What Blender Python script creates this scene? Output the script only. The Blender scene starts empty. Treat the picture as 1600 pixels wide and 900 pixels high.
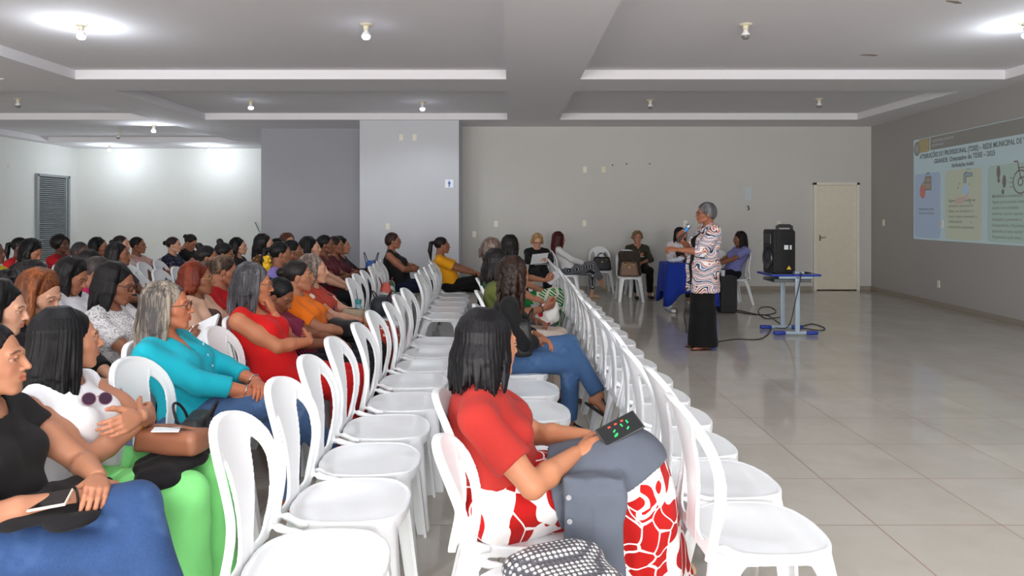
import bpy, bmesh, math, random
import numpy as np
from mathutils import Vector, Matrix
S_ = bpy.context.scene
COL = S_.collection
f32 = np.float32
CX, HY, FOC, CH = 797.0, 337.0, 1108.0, 1.48      # vanishing point, focal length (px) and eye height (m) measured on the photo
def V(*a): return np.array(a, dtype=float)
def nrm(v):
    v = np.asarray(v, float); return v/max(1e-9, np.linalg.norm(v))
def lerp(a, b, t): return np.asarray(a, float)*(1-t)+np.asarray(b, float)*t
def rad(d): return d*math.pi/180
def wx(px, Y): return (px-CX)*Y/FOC
def wz(py, Y): return CH-(py-HY)*Y/FOC
def fy(py, z=0.0): return (CH-z)*FOC/(py-HY)
# ------------------------------------------------------------------ objects
def tag(o, label=None, cat=None, group=None, kind=None):
    if label: o['label'] = label
    if cat: o['category'] = cat
    if group: o['group'] = group
    if kind: o['kind'] = kind
    return o
def empty(name, loc=(0, 0, 0), rz=0.0, parent=None):
    o = bpy.data.objects.new(name, None); COL.objects.link(o)
    o.location = loc; o.rotation_euler = (0, 0, rz); o.empty_display_size = .1
    if parent: o.parent = parent
    return o
def mesh_np(name, verts, faces, smooth=True):
    verts = np.asarray(verts, f32); me = bpy.data.meshes.new(name)
    me.vertices.add(len(verts)); me.vertices.foreach_set('co', verts.ravel())
    if isinstance(faces, np.ndarray):
        nf, k = faces.shape
        me.loops.add(nf*k); me.loops.foreach_set('vertex_index', faces.astype(np.int32).ravel())
        me.polygons.add(nf)
        me.polygons.foreach_set('loop_start', np.arange(0, nf*k, k, dtype=np.int32))
        me.polygons.foreach_set('loop_total', np.full(nf, k, np.int32))
    else:
        me.loops.add(sum(len(f) for f in faces))
        me.loops.foreach_set('vertex_index', np.array([i for f in faces for i in f], np.int32))
        me.polygons.add(len(faces)); ls = np.array([len(f) for f in faces], np.int32)
        me.polygons.foreach_set('loop_start', np.concatenate([[0], np.cumsum(ls)[:-1]]).astype(np.int32))
        me.polygons.foreach_set('loop_total', ls)
    me.polygons.foreach_set('use_smooth', np.full(len(me.polygons), smooth))
    me.update(calc_edges=True); me.validate()
    return me
def link(name, me, mat=None, parent=None, loc=None, rot=None):
    o = bpy.data.objects.new(name, me); COL.objects.link(o)
    if mat is not None:
        if isinstance(mat, (list, tuple)):
            for m in mat: me.materials.append(m)
        elif not me.materials: me.materials.append(mat)
    if parent is not None: o.parent = parent
    if loc is not None: o.location = loc
    if rot is not None: o.rotation_euler = rot
    return o
def copy_tree(o, parent=None):
    c = o.copy(); COL.objects.link(c)
    if parent is not None: c.parent = parent
    for ch in list(o.children): copy_tree(ch, c)
    return c
class MB:
    """collects simple solids; build() links them as ONE mesh"""
    def __init__(s): s.bm = bmesh.new()
    def box(s, c, d, bev=0.0, rot=None, seg=2):
        r = bmesh.ops.create_cube(s.bm, size=1.0); vs = r['verts']
        for v in vs: v.co = Vector((v.co.x*d[0], v.co.y*d[1], v.co.z*d[2]))
        if bev > 0:
            es = list({e for v in vs for e in v.link_edges})
            rr = bmesh.ops.bevel(s.bm, geom=es, offset=bev, segments=seg, affect='EDGES', profile=.5)
            vs = list({v for f in rr['faces'] for v in f.verts} | {v for v in vs if v.is_valid})
        M = Matrix.Translation(Vector(c))
        if rot is not None: M = M @ (rot.to_4x4() if isinstance(rot, Matrix) else Matrix.Rotation(rot, 4, 'Z'))
        for v in vs: v.co = M @ v.co
        return s
    def tube(s, pts, r, n=10, closed=False, caps=True, sq=1.0):
        pts = [Vector(p) for p in pts]; m = len(pts)
        rs = r if isinstance(r, (list, tuple)) else [r]*m
        rings = []; prev = None
        for i, p in enumerate(pts):
            if closed: t = pts[(i+1) % m]-pts[i-1]
            else: t = pts[min(i+1, m-1)]-pts[max(i-1, 0)]
            t.normalize()
            if prev is None:
                a = Vector((0, 0, 1)) if abs(t.z) < .9 else Vector((1, 0, 0))
                u = t.cross(a).normalized()
            else: u = (prev-t*prev.dot(t)).normalized()
            prev = u; w = t.cross(u)
            rings.append([s.bm.verts.new(p+(u*math.cos(2*math.pi*k/n)+w*sq*math.sin(2*math.pi*k/n))*rs[i]) for k in range(n)])
        for i in range(m if closed else m-1):
            a, b = rings[i], rings[(i+1) % m]
            for k in range(n): s.bm.faces.new((a[k], a[(k+1) % n], b[(k+1) % n], b[k]))
        if caps and not closed:
            s.bm.faces.new(rings[0][::-1]); s.bm.faces.new(rings[-1])
        return s
    def lathe(s, prof, c=(0, 0, 0), n=32, M=None):
        c = Vector(c); rings = []
        for r, z in prof:
            rings.append([s.bm.verts.new((M or Matrix()) @ Vector((r*math.cos(2*math.pi*k/n), r*math.sin(2*math.pi*k/n), z))+c) for k in range(n)])
        for a, b in zip(rings, rings[1:]):
            for k in range(n): s.bm.faces.new((a[k], a[(k+1) % n], b[(k+1) % n], b[k]))
        s.bm.faces.new(rings[0][::-1]); s.bm.faces.new(rings[-1])
        return s
    def prism(s, poly, z0, z1, M=None):
        M = M or Matrix()
        a = [s.bm.verts.new(M @ Vector((p[0], p[1], z0))) for p in poly]
        b = [s.bm.verts.new(M @ Vector((p[0], p[1], z1))) for p in poly]
        s.bm.faces.new(a[::-1]); s.bm.faces.new(b); n = len(poly)
        for k in range(n): s.bm.faces.new((a[k], a[(k+1) % n], b[(k+1) % n], b[k]))
        return s
    def quad(s, *p):
        s.bm.faces.new([s.bm.verts.new(Vector(q)) for q in p]); return s
    def build(s, name, mat, parent=None, loc=None, rot=None, smooth=False):
        bmesh.ops.recalc_face_normals(s.bm, faces=s.bm.faces[:])
        me = bpy.data.meshes.new(name); s.bm.to_mesh(me); s.bm.free()
        for p in me.polygons: p.use_smooth = smooth
        if smooth:
            try: me.set_sharp_from_angle(angle=rad(40))
            except Exception: pass
        return link(name, me, mat, parent, loc, rot)
# ------------------------------------------------------------------ implicit surfaces
def cone(a, b, ra, rb, k=.02, tag='', sq=None, clip=None):
    return dict(t='c', a=V(*a), b=V(*b), ra=ra, rb=rb, k=k, tag=tag, sq=sq, clip=clip)
def ell(c, r, R=None, k=.02, tag=''):
    return dict(t='e', c=V(*c), r=V(*r), R=np.eye(3) if R is None else np.asarray(R, float), k=k, tag=tag, clip=None)
def pbox(p):
    if p['t'] == 'b':
        e = np.abs(p['R']) @ (p['r']*max(1, p['tp'])); return p['c']-e, p['c']+e
    if p['t'] == 'c':
        r = max(p['ra'], p['rb']); return np.minimum(p['a'], p['b'])-r, np.maximum(p['a'], p['b'])+r
    e = np.sqrt(((p['R']*p['r'][None, :])**2).sum(1)); return p['c']-e, p['c']+e
def box(c, r, rr=.02, tp=1.0, R=None, k=.01, tag=''):
    return dict(t='b', c=V(*c), r=V(*r), rr=rr, tp=tp, R=np.eye(3) if R is None else np.asarray(R, float), k=k, tag=tag, clip=None)
def pdist(p, X, Y, Z):
    if p['t'] == 'b':
        R, r, c = p['R'], p['r'], p['c']; x, y, z = X-f32(c[0]), Y-f32(c[1]), Z-f32(c[2])
        q = [(x*f32(R[0, i])+y*f32(R[1, i])+z*f32(R[2, i])) for i in range(3)]
        s = 1+(p['tp']-1)*(q[2]/f32(r[2])*.5+.5)
        d = [np.abs(q[0])/s-(r[0]-p['rr']), np.abs(q[1])/(.5+.5*s)-(r[1]-p['rr']), np.abs(q[2])-(r[2]-p['rr'])]
        return np.sqrt(sum(np.maximum(e, 0)**2 for e in d))+np.minimum(np.maximum(d[0], np.maximum(d[1], d[2])), 0)-f32(p['rr'])
    if p['t'] == 'c':
        a, b = p['a'], p['b']; ba = b-a
        x, y, z = X-f32(a[0]), Y-f32(a[1]), Z-f32(a[2])
        L = float(ba@ba)+1e-12
        t = np.clip((x*f32(ba[0])+y*f32(ba[1])+z*f32(ba[2]))/f32(L), 0, 1)
        dx, dy, dz = x-t*f32(ba[0]), y-t*f32(ba[1]), z-t*f32(ba[2])
        q = dx*dx+dy*dy+dz*dz
        if p['sq'] is not None:
            n, fct = p['sq']; dn = dx*f32(n[0])+dy*f32(n[1])+dz*f32(n[2]); q = q+dn*dn*f32(fct*fct-1)
        d = np.sqrt(q)-(f32(p['ra'])+t*f32(p['rb']-p['ra']))
        if p['sq'] is not None: d = d/f32(1+.45*(p['sq'][1]-1))
    else:
        R, r, c = p['R'], p['r'], p['c']; x, y, z = X-f32(c[0]), Y-f32(c[1]), Z-f32(c[2])
        q = [(x*f32(R[0, i])+y*f32(R[1, i])+z*f32(R[2, i])) for i in range(3)]
        k0 = np.sqrt(sum((q[i]/f32(r[i]))**2 for i in range(3)))
        k1 = np.sqrt(sum((q[i]/f32(r[i]*r[i]))**2 for i in range(3)))+f32(1e-9)
        d = k0*(k0-1)/k1
    if p['clip'] is not None:
        pt, n = p['clip']; d = np.maximum(d, (X-f32(pt[0]))*f32(n[0])+(Y-f32(pt[1]))*f32(n[1])+(Z-f32(pt[2]))*f32(n[2]))
    return d
class Field:
    def __init__(s, lo, hi, h):
        s.h = h; s.lo = np.asarray(lo, float)-3*h
        s.n = np.ceil((np.asarray(hi, float)+3*h-s.lo)/h).astype(int)+1
        s.F = np.full(s.n, .5, f32)
        s.ax = [(s.lo[i]+np.arange(s.n[i])*h).astype(f32) for i in range(3)]
    def sub(s, lo, hi):
        i0 = np.clip(np.floor((lo-s.lo)/s.h).astype(int), 0, s.n); i1 = np.clip(np.ceil((hi-s.lo)/s.h).astype(int)+1, 0, s.n)
        sl = tuple(slice(a, b) for a, b in zip(i0, i1))
        X, Y, Z = (s.ax[i][sl[i]] for i in range(3))
        return sl, X[:, None, None], Y[None, :, None], Z[None, None, :]
    def add(s, p, off=0.0, k=None):
        k = p['k'] if k is None else k
        lo, hi = pbox(p); m = off+k+2*s.h
        sl, X, Y, Z = s.sub(lo-m, hi+m)
        if min(s.F[sl].shape) == 0: return s
        d = pdist(p, X, Y, Z)-f32(off); F = s.F[sl]
        hh = np.maximum(k-np.abs(F-d), 0)/f32(max(k, 1e-6)); s.F[sl] = np.minimum(F, d)-hh*hh*f32(k*.25)
        return s
    def add_poly(s, segs, k):
        lo, hi = bounds(segs, k+2*s.h); sl, X, Y, Z = s.sub(lo, hi)
        if min(s.F[sl].shape) == 0: return s
        T = np.full(s.F[sl].shape, .5, f32); base = [q.start for q in sl]
        for p in segs:
            a, b = pbox(p); s2, x, y, z = s.sub(a-k-2*s.h, b+k+2*s.h)
            s3 = tuple(slice(q.start-o, q.stop-o) for q, o in zip(s2, base))
            if min(T[s3].shape) == 0 or T[s3].shape != (x.size, y.size, z.size): continue
            T[s3] = np.minimum(T[s3], pdist(p, x, y, z))
        F = s.F[sl]; hh = np.maximum(k-np.abs(F-T), 0)/f32(k); s.F[sl] = np.minimum(F, T)-hh*hh*f32(k*.25); return s
    def cut(s, p, off=0.0, k=.004):
        lo, hi = pbox(p); m = off+k+2*s.h
        sl, X, Y, Z = s.sub(lo-m, hi+m)
        if min(s.F[sl].shape) == 0: return s
        d = -(pdist(p, X, Y, Z)-f32(off)); F = s.F[sl]
        hh = np.maximum(k-np.abs(F-d), 0)/f32(max(k, 1e-6)); s.F[sl] = np.maximum(F, d)+hh*hh*f32(k*.25)
        return s
    def plane(s, pt, n):
        n = nrm(n); X, Y, Z = s.ax[0][:, None, None], s.ax[1][None, :, None], s.ax[2][None, None, :]
        s.F = np.maximum(s.F, (X-f32(pt[0]))*f32(n[0])+(Y-f32(pt[1]))*f32(n[1])+(Z-f32(pt[2]))*f32(n[2])); return s
    def disp(s, fn):
        X, Y, Z = s.ax[0][:, None, None], s.ax[1][None, :, None], s.ax[2][None, None, :]
        s.F = s.F+fn(X, Y, Z).astype(f32); return s
    def mesh(s): return surfnet(s.F, s.lo, s.h)
SMOOTH = (.5, .35)
def surfnet(F, lo, h):
    F = F.copy()
    for a in range(3):
        sl = [slice(None)]*3; sl[a] = 0; F[tuple(sl)] = .1; sl[a] = -1; F[tuple(sl)] = .1
    Sg = F < 0
    c = np.zeros(tuple(n-1 for n in F.shape), np.int8)
    for i in (0, 1):
        for j in (0, 1):
            for k in (0, 1):
                c += Sg[i:Sg.shape[0]-1+i, j:Sg.shape[1]-1+j, k:Sg.shape[2]-1+k]
    act = (c > 0) & (c < 8)
    ii = np.argwhere(act); n = len(ii)
    idx = np.full(act.shape, -1, np.int32); idx[act] = np.arange(n)
    vs = np.zeros((n, 3), f32); cn = np.zeros(n, f32)
    for a in range(3):
        b, d = [x for x in range(3) if x != a]
        for u in (0, 1):
            for w in (0, 1):
                o0 = [0, 0, 0]; o0[b] = u; o0[d] = w; o1 = list(o0); o1[a] = 1
                fa = F[ii[:, 0]+o0[0], ii[:, 1]+o0[1], ii[:, 2]+o0[2]]; fb = F[ii[:, 0]+o1[0], ii[:, 1]+o1[1], ii[:, 2]+o1[2]]
                m = (fa < 0) != (fb < 0); t = np.where(m, fa/np.where(m, fa-fb, 1), 0)
                p = np.tile(np.array(o0, f32), (n, 1)); p[:, a] = t
                vs[m] += p[m]; cn[m] += 1
    P = lo+h*(ii+vs/np.maximum(cn, 1)[:, None])
    Q = []
    for a in range(3):
        b, d = [(1, 2), (2, 0), (0, 1)][a]
        sl0 = [slice(1, -1)]*3; sl1 = [slice(1, -1)]*3
        sl0[a] = slice(0, -1); sl1[a] = slice(1, None)
        A, B = Sg[tuple(sl0)], Sg[tuple(sl1)]
        e = np.argwhere(A != B)
        if not len(e): continue
        fl = A[tuple(e.T)]
        g = e.copy(); g[:, b] += 0; q = []
        for (u, w) in ((0, 0), (1, 0), (1, 1), (0, 1)):
            gg = e.copy(); gg[:, b] += u; gg[:, d] += w; q.append(idx[gg[:, 0], gg[:, 1], gg[:, 2]])
        q = np.stack(q, 1); q[~fl] = q[~fl][:, ::-1]; Q.append(q)
    if not Q: return P.astype(f32), np.zeros((0, 4), np.int32)
    Q = np.concatenate(Q).astype(np.int32); P = P.astype(f32)
    for lam in SMOOTH:
        acc = np.zeros_like(P); cnt = np.zeros(len(P), f32)
        for i in range(4):
            a_, b_ = Q[:, i], Q[:, (i+1) % 4]
            for c_ in range(3): acc[:, c_] += np.bincount(a_, P[b_, c_], len(P))
            cnt += np.bincount(a_, minlength=len(P))
        P = P+lam*(acc/np.maximum(cnt, 1)[:, None]-P)
    return P, Q
def bounds(prims, off=0.0):
    b = [pbox(p) for p in prims]
    return np.min([x[0] for x in b], 0)-off, np.max([x[1] for x in b], 0)+off
# ------------------------------------------------------------------ materials
class G:
    def __init__(s, name):
        s.m = bpy.data.materials.new(name); s.m.use_nodes = True; s.nt = s.m.node_tree
        s.b = s.nt.nodes['Principled BSDF']; s.tc = None
    def n(s, typ, **kw):
        x = s.nt.nodes.new(typ)
        for k, v in kw.items():
            if k.startswith('_'): setattr(x, k[1:], v)
            else: s.set(x, k.replace('__', ' '), v)
        return x
    def set(s, x, k, v):
        i = x.inputs[int(k[1:])] if (k[0] == 'i' and k[1:].isdigit()) else x.inputs[k]
        if isinstance(v, bpy.types.NodeSocket): s.nt.links.new(v, i)
        else:
            if isinstance(v, (tuple, list)) and len(v) == 3 and i.type == 'RGBA': v = (*v, 1)
            i.default_value = v
    def coord(s, scale=(1, 1, 1), rot=(0, 0, 0), kind='Object'):
        tc = s.n('ShaderNodeTexCoord'); mp = s.n('ShaderNodeMapping', Vector=tc.outputs[kind])
        mp.inputs['Scale'].default_value = scale; mp.inputs['Rotation'].default_value = rot
        return mp.outputs[0]
    def noise(s, v, scale=5, detail=3, rough=.5, dist=0):
        return s.n('ShaderNodeTexNoise', Vector=v, Scale=scale, Detail=detail, Roughness=rough, Distortion=dist)
    def math(s, op, a, b=None, c=None):
        x = s.n('ShaderNodeMath', _operation=op, i0=a)
        if b is not None: s.set(x, 'i1', b)
        if c is not None: s.set(x, 'i2', c)
        return x.outputs[0]
    def ramp(s, fac, stops, interp='LINEAR'):
        x = s.n('ShaderNodeValToRGB', Fac=fac); cr = x.color_ramp; cr.interpolation = interp
        while len(cr.elements) > 1: cr.elements.remove(cr.elements[-1])
        cr.elements[0].position = stops[0][0]; cr.elements[0].color = (*stops[0][1], 1)
        for p, c in stops[1:]:
            e = cr.elements.new(p); e.color = (*c, 1)
        return x.outputs[0]
    def mix(s, fac, a, b, mode='MIX'):
        x = s.n('ShaderNodeMix', _data_type='RGBA', _blend_type=mode); s.set(x, 'i0', fac)
        s.set(x, 'i6', a); s.set(x, 'i7', b); return x.outputs[2]
    def bump(s, h, strength=.3, dist=.01):
        x = s.n('ShaderNodeBump', Height=h, Strength=strength, Distance=dist)
        s.nt.links.new(x.outputs[0], s.b.inputs['Normal']); return x
    def out(s, **kw):
        for k, v in kw.items(): s.set(s.b, k.replace('__', ' '), v)
        return s.m
def lin(c):   # sRGB 0-255 -> linear
    return tuple(((x/255)/12.92 if x/255 <= .04045 else ((x/255+.055)/1.055)**2.4) for x in c)
_mc = {}
def plain(name, c, rough=.6, metal=0.0, spec=.5, var=.04, sheen=0.0, emis=None, es=1.0):
    key = ('p', name, c, rough, metal, var, es)
    if key in _mc: return _mc[key]
    g = G(name); lc = lin(c)
    nz = g.noise(g.coord(), 14, 4)
    col = g.mix(nz.outputs['Fac'], tuple(max(0, x*(1-var*2)) for x in lc), tuple(min(1, x*(1+var*2)) for x in lc))
    g.out(Base__Color=col, Roughness=rough, Metallic=metal, Specular__IOR__Level=spec)
    if emis: g.out(Emission__Color=lin(emis), Emission__Strength=es)
    _mc[key] = g.m; return g.m
def cloth(name, c, kind='plain', c2=(255, 255, 255), c3=None, sc=1.0, rough=.85):
    key = ('c', name, c, kind, c2, c3, sc)
    if key in _mc: return _mc[key]
    g = G(name); a, b = lin(c), lin(c2); co = g.coord(); d3 = lin(c3) if c3 else b
    wv = g.noise(g.coord((1, 1, .6)), 9, 4); fine = g.noise(co, 420, 2)
    if kind == 'plain': col = a
    elif kind == 'denim':
        n1 = g.noise(co, 4.5, 3, .6)
        col = g.ramp(n1.outputs['Fac'], [(.3, tuple(x*.75 for x in a)), (.55, a), (.72, b)])
        th = g.noise(g.coord((1, 1, .25)), 260, 2); col = g.mix(g.math('MULTIPLY', th.outputs['Fac'], .35), col, b)
    elif kind == 'leaf':
        ds = g.noise(co, 5.5, 1); v = g.n('ShaderNodeVectorMath', _operation='ADD'); g.nt.links.new(co, v.inputs[0])
        sc1 = g.n('ShaderNodeVectorMath', _operation='SCALE'); g.nt.links.new(ds.outputs['Color'], sc1.inputs[0]); sc1.inputs['Scale'].default_value = .24
        g.nt.links.new(sc1.outputs[0], v.inputs[1])
        vo = g.n('ShaderNodeTexVoronoi', Vector=v.outputs[0], Scale=13.5*sc, Randomness=1.0)
        r = g.n('ShaderNodeSeparateColor', Color=vo.outputs['Color']).outputs[0]
        ve = g.n('ShaderNodeTexVoronoi', _feature='DISTANCE_TO_EDGE', Vector=v.outputs[0], Scale=13.5*sc, Randomness=1.0)
        red = g.math('MULTIPLY', g.math('GREATER_THAN', r, .40), g.math('GREATER_THAN', ve.outputs['Distance'], .045))
        col = g.mix(red, a, b)
    elif kind == 'fern':
        v = g.noise(co, 2.2, 1); vv = g.n('ShaderNodeTexWave', Vector=g.coord((1, 1, 1), (.5, .9, .3)), Scale=10*sc, Distortion=3, Detail=1)
        vv.inputs['Detail Scale'].default_value = .6
        m = g.math('GREATER_THAN', vv.outputs['Fac'], .55)
        big = g.math('GREATER_THAN', v.outputs['Fac'], .5)
        col = g.mix(big, g.mix(m, b, a), g.mix(g.math('GREATER_THAN', vv.outputs['Fac'], .9), b, a)) if False else g.mix(g.math('MULTIPLY', m, big), b, a)
        st = g.n('ShaderNodeTexVoronoi', _feature='DISTANCE_TO_EDGE', Vector=co, Scale=5*sc)
        col = g.mix(g.math('LESS_THAN', st.outputs['Distance'], .07), col, a)
    elif kind == 'paisley':
        ds = g.noise(co, 5, 2, .5); w = g.n('ShaderNodeTexWave', _wave_type='RINGS', Vector=co, Scale=3.6*sc, Distortion=12, Detail=1.5)
        w.inputs['Detail Scale'].default_value = 1.5
        v = g.n('ShaderNodeTexVoronoi', Vector=g.coord(), Scale=7*sc)
        sw = g.n('ShaderNodeSeparateColor', Color=v.outputs['Color']).outputs[0]
        lines = g.ramp(w.outputs['Fac'], [(0, lin((90, 60, 70))), (.07, b), (.24, b), (.32, a), (.70, b), (.92, lin((90, 60, 70)))], 'CONSTANT')
        lin2 = g.ramp(w.outputs['Fac'], [(0, lin((60, 62, 90))), (.07, b), (.28, d3), (.60, b), (.74, a), (.93, b)], 'CONSTANT')
        col = g.mix(g.math('GREATER_THAN', sw, .5), lines, lin2)
    elif kind == 'floral':
        v = g.n('ShaderNodeTexVoronoi', Vector=co, Scale=22*sc); sw = g.n('ShaderNodeSeparateColor', Color=v.outputs['Color'])
        dd = g.noise(co, 60, 2)
        dist = g.math('ADD', v.outputs['Distance'], g.math('MULTIPLY', dd.outputs['Fac'], .35))
        sp = g.math('LESS_THAN', dist, .52)
        fc = g.mix(g.math('GREATER_THAN', sw.outputs[0], .5), b, d3)
        col = g.mix(g.math('MULTIPLY', sp, g.math('GREATER_THAN', sw.outputs[1], .35)), a, fc)
    elif kind == 'script':
        w = g.noise(g.coord((1, .6, 2.4)), 34*sc, 3, .6, 1.5); u = g.noise(co, 7, 1)
        m = g.math('COMPARE', w.outputs['Fac'], .5, .022); m = g.math('MULTIPLY', m, g.math('GREATER_THAN', u.outputs['Fac'], .42))
        col = g.mix(m, a, b)
    elif kind == 'stripe':
        w = g.n('ShaderNodeTexWave', _bands_direction='Y', Vector=co, Scale=26*sc, Distortion=.6, Detail=0)
        col = g.mix(g.math('GREATER_THAN', w.outputs['Fac'], .82), a, b)
    elif kind == 'swirl':
        w = g.n('ShaderNodeTexWave', _bands_direction='DIAGONAL', Vector=co, Scale=8*sc, Distortion=5, Detail=2)
        col = g.ramp(w.outputs['Fac'], [(0, a), (.35, b), (.6, d3), (.85, a)])
    elif kind == 'dots':
        v = g.n('ShaderNodeTexVoronoi', Vector=co, Scale=40*sc, Randomness=.4)
        col = g.mix(g.math('LESS_THAN', v.outputs['Distance'], .3), a, b)
    if kind in ('plain',):
        col = g.mix(wv.outputs['Fac'], tuple(x*.9 for x in a), tuple(min(1, x*1.08) for x in a))
    g.out(Base__Color=col, Roughness=rough, Sheen__Weight=.04, Specular__IOR__Level=.25)
    g.bump(g.math('ADD', g.math('MULTIPLY', fine.outputs['Fac'], .25), wv.outputs['Fac']), .35, .012)
    _mc[key] = g.m; return g.m
def skin_mat():
    if 'skin' in _mc: return _mc['skin']
    g = G('skin'); at = g.n('ShaderNodeAttribute', _attribute_name='Col')
    nz = g.noise(g.coord(), 22, 4, .6)
    col = g.mix(.5, at.outputs['Color'], g.mix(nz.outputs['Fac'], (.86, .8, .78), (1.12, 1.1, 1.1)), 'MULTIPLY')
    col = g.mix(.5, at.outputs['Color'], col)
    g.out(Base__Color=col, Roughness=.5, Specular__IOR__Level=.35, Subsurface__Weight=.06, Subsurface__Scale=.01)
    g.b.inputs['Subsurface Radius'].default_value = (1, .35, .2)
    f = g.noise(g.coord(), 500, 2); g.bump(f.outputs['Fac'], .12, .002)
    _mc['skin'] = g.m; return g.m
def hair_mat(c, c2=None, amt=.5, sc=1.0):
    key = ('h', c, c2, amt)
    if key in _mc: return _mc[key]
    g = G('hair'); a = lin(c); b = lin(c2) if c2 else tuple(min(1, x*1.7+.004) for x in a)
    st = g.noise(g.coord((1, 1, .06)), 130, 3, .6, .4)
    wide = g.noise(g.coord((1, 1, .16)), 16, 2)
    f = g.math('MULTIPLY', st.outputs['Fac'], wide.outputs['Fac'])
    col = g.ramp(f, [(.16+.12*(1-amt), a), (.30+.18*(1-amt), b)])
    g.out(Base__Color=col, Roughness=.42, Specular__IOR__Level=.20)
    g.bump(st.outputs['Fac'], .6, .004)
    _mc[key] = g.m; return g.m
# ------------------------------------------------------------------ chair
PLASTIC = None
def plastic():
    g = G('white_plastic'); nz = g.noise(g.coord(), 3, 3)
    col = g.mix(nz.outputs['Fac'], lin((232, 235, 238)), lin((240, 242, 244)))
    g.out(Base__Color=col, Roughness=.28, Specular__IOR__Level=.5, Subsurface__Weight=.08, Subsurface__Scale=.02)
    f = g.noise(g.coord(), 160, 2); g.bump(f.outputs['Fac'], .05, .002)
    return g.m
def sm(a, b, x):
    t = np.clip((x-a)/(b-a), 0, 1); return t*t*(3-2*t)
def chair_meshes():
    out = {}
    # seat: dished plate with rolled rim and arched apron
    h = .0036; F = Field((-.235, -.235, .31), (.255, .235, .475), h)
    X, Y, Z = F.ax[0][:, None, None], F.ax[1][None, :, None], F.ax[2][None, None, :]
    hw = .212-.012*sm(-.05, -.23, X); cx = .012
    rx = np.abs(X-cx)/.212; ry = np.abs(Y)/hw
    q = (rx**2.75+ry**2.75)**(1/2.75); d2 = (q-1)*.2
    zt = .432-.012*np.exp(-((X+.02)**2/.02+Y**2/.02))-.010*sm(.12, .22, X)
    plate = np.maximum(np.maximum(Z-zt, (zt-.010)-Z), d2)
    cor = np.clip((np.abs(X-cx)/.2)*(np.abs(Y)/.2), 0, 1)
    apr = .030+.055*cor**3
    rim = np.maximum(np.abs(d2+.006)-.006, np.maximum(Z-(zt+.002), (zt-apr)-Z))
    F.F = (np.minimum(plate, rim)+0*F.F-.0008).astype(f32)
    out['seat'] = F.mesh()
    # backrest: arched frame + flared central splat
    h = .0036; F = Field((-.36, -.235, .37), (-.10, .235, .90), h)
    X, Y, Z = F.ax[0][:, None, None], F.ax[1][None, :, None], F.ax[2][None, None, :]
    s = (Z-.405)
    xc = -.212-.150*s+.030*np.sin(s*6.5)+1.0*(Y**2)*sm(-.05, .25, s)
    ca = .93
    hwid = .196+.018*np.sin(np.clip(s/.3, 0, 1)*math.pi*.5)
    top = .470; rad_ = .20
    # outline: straight sides to s=.27 then superelliptic arch
    u = np.maximum(s-.262, 0)/(top-.262)
    qq = ((np.abs(Y)/hwid)**2.3+u**2.3)**(1/2.3); dout = (qq-1)*.19+0*X
    inner = .046                                     # frame width
    # splat half width
    sp = .050+.045*sm(.05, .40, s)+.025*sm(.33, .42, s)
    q2 = ((np.abs(Y)/(hwid-inner+.004))**2.2+(np.maximum(s-.262, 0)/(top-inner-.022-.262))**2.2)**(1/2.2); din = (q2-1)*.15
    sa = sp-np.abs(Y)+0*s; sb = .04-s+0*Y
    def smax(a, b, k): hh = np.maximum(k-np.abs(a-b), 0)/k; return np.maximum(a, b)+hh*hh*k*.25
    hole = smax(smax(din, sa, .03), sb, .05)
    shp = np.maximum(dout, -hole)
    th = .0038+.0035*sm(-.022, -.004, dout)+.0022*sm(-.012, 0, -np.abs(np.abs(Y)-sp)+.0)*(s < .4)
    rimo = np.maximum(np.abs(dout+.0065)-.0062, np.abs((X-xc)*ca+.006)-.010)
    d3 = np.maximum(shp, np.abs((X-xc)*ca)-th)
    F.F = (np.minimum(d3, rimo)-.0008).astype(f32)
    F.F = np.maximum(F.F, (.408-Z)+0*F.F).astype(f32)
    # curl of the back into the seat
    for sg in (-1, 1):
        F.add(cone((-.165, sg*.192, .445), (-.12, sg*.200, .424), .014, .011, k=.03)); F.add(cone((-.12, sg*.200, .424), (.0, sg*.204, .420), .011, .008, k=.02))
    out['backrest'] = F.mesh()
    legs = []
    for fx, sy in ((1, 1), (1, -1), (-1, 1), (-1, -1)):
        mb = MB(); rings = []
        for z in (0, .02, .1, .2, .3, .345, .375, .395, .408, .417):
            t = z/.417; ox = (.236+(.198-.236)*t) if fx > 0 else (.278+(.184-.278)*t); oy = .226+(.192-.226)*t
            Lg = .046+.030*t+.040*max(0, (t-.80)/.2)**2; R_ = .012+.020*t+.040*max(0, (t-.7)/.3); th = .013
            P_ = [(-Lg, 0)]+[(-R_+R_*math.sin(q), -R_+R_*math.cos(q)) for q in [math.pi/2*k/6 for k in range(7)]]+[(0, -Lg), (-th, -Lg)]
            r2 = max(.004, R_-th); P_ += [(-th-r2+r2*math.cos(q), -th-r2+r2*math.sin(q)) for q in [math.pi/2*k/6 for k in range(7)]]+[(-Lg, -th)]
            rings.append([mb.bm.verts.new(((ox+x)*fx, (oy+y)*sy, z)) for x, y in P_])
        n = len(rings[0])
        for A_, B_ in zip(rings, rings[1:]):
            for k in range(n): mb.bm.faces.new((A_[k], A_[(k+1) % n], B_[(k+1) % n], B_[k]))
        mb.bm.faces.new(rings[0]); mb.bm.faces.new(rings[-1])
        bmesh.ops.recalc_face_normals(mb.bm, faces=mb.bm.faces[:])
        bmesh.ops.triangulate(mb.bm, faces=[f for f in mb.bm.faces if len(f.verts) > 4])
        me = bpy.data.meshes.new('chair_leg'); mb.bm.to_mesh(me); mb.bm.free()
        for p in me.polygons: p.use_smooth = True
        try: me.set_sharp_from_angle(angle=rad(50))
        except Exception: pass
        legs.append(me)
    out['leg'] = legs
    return out
CHM = None
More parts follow.
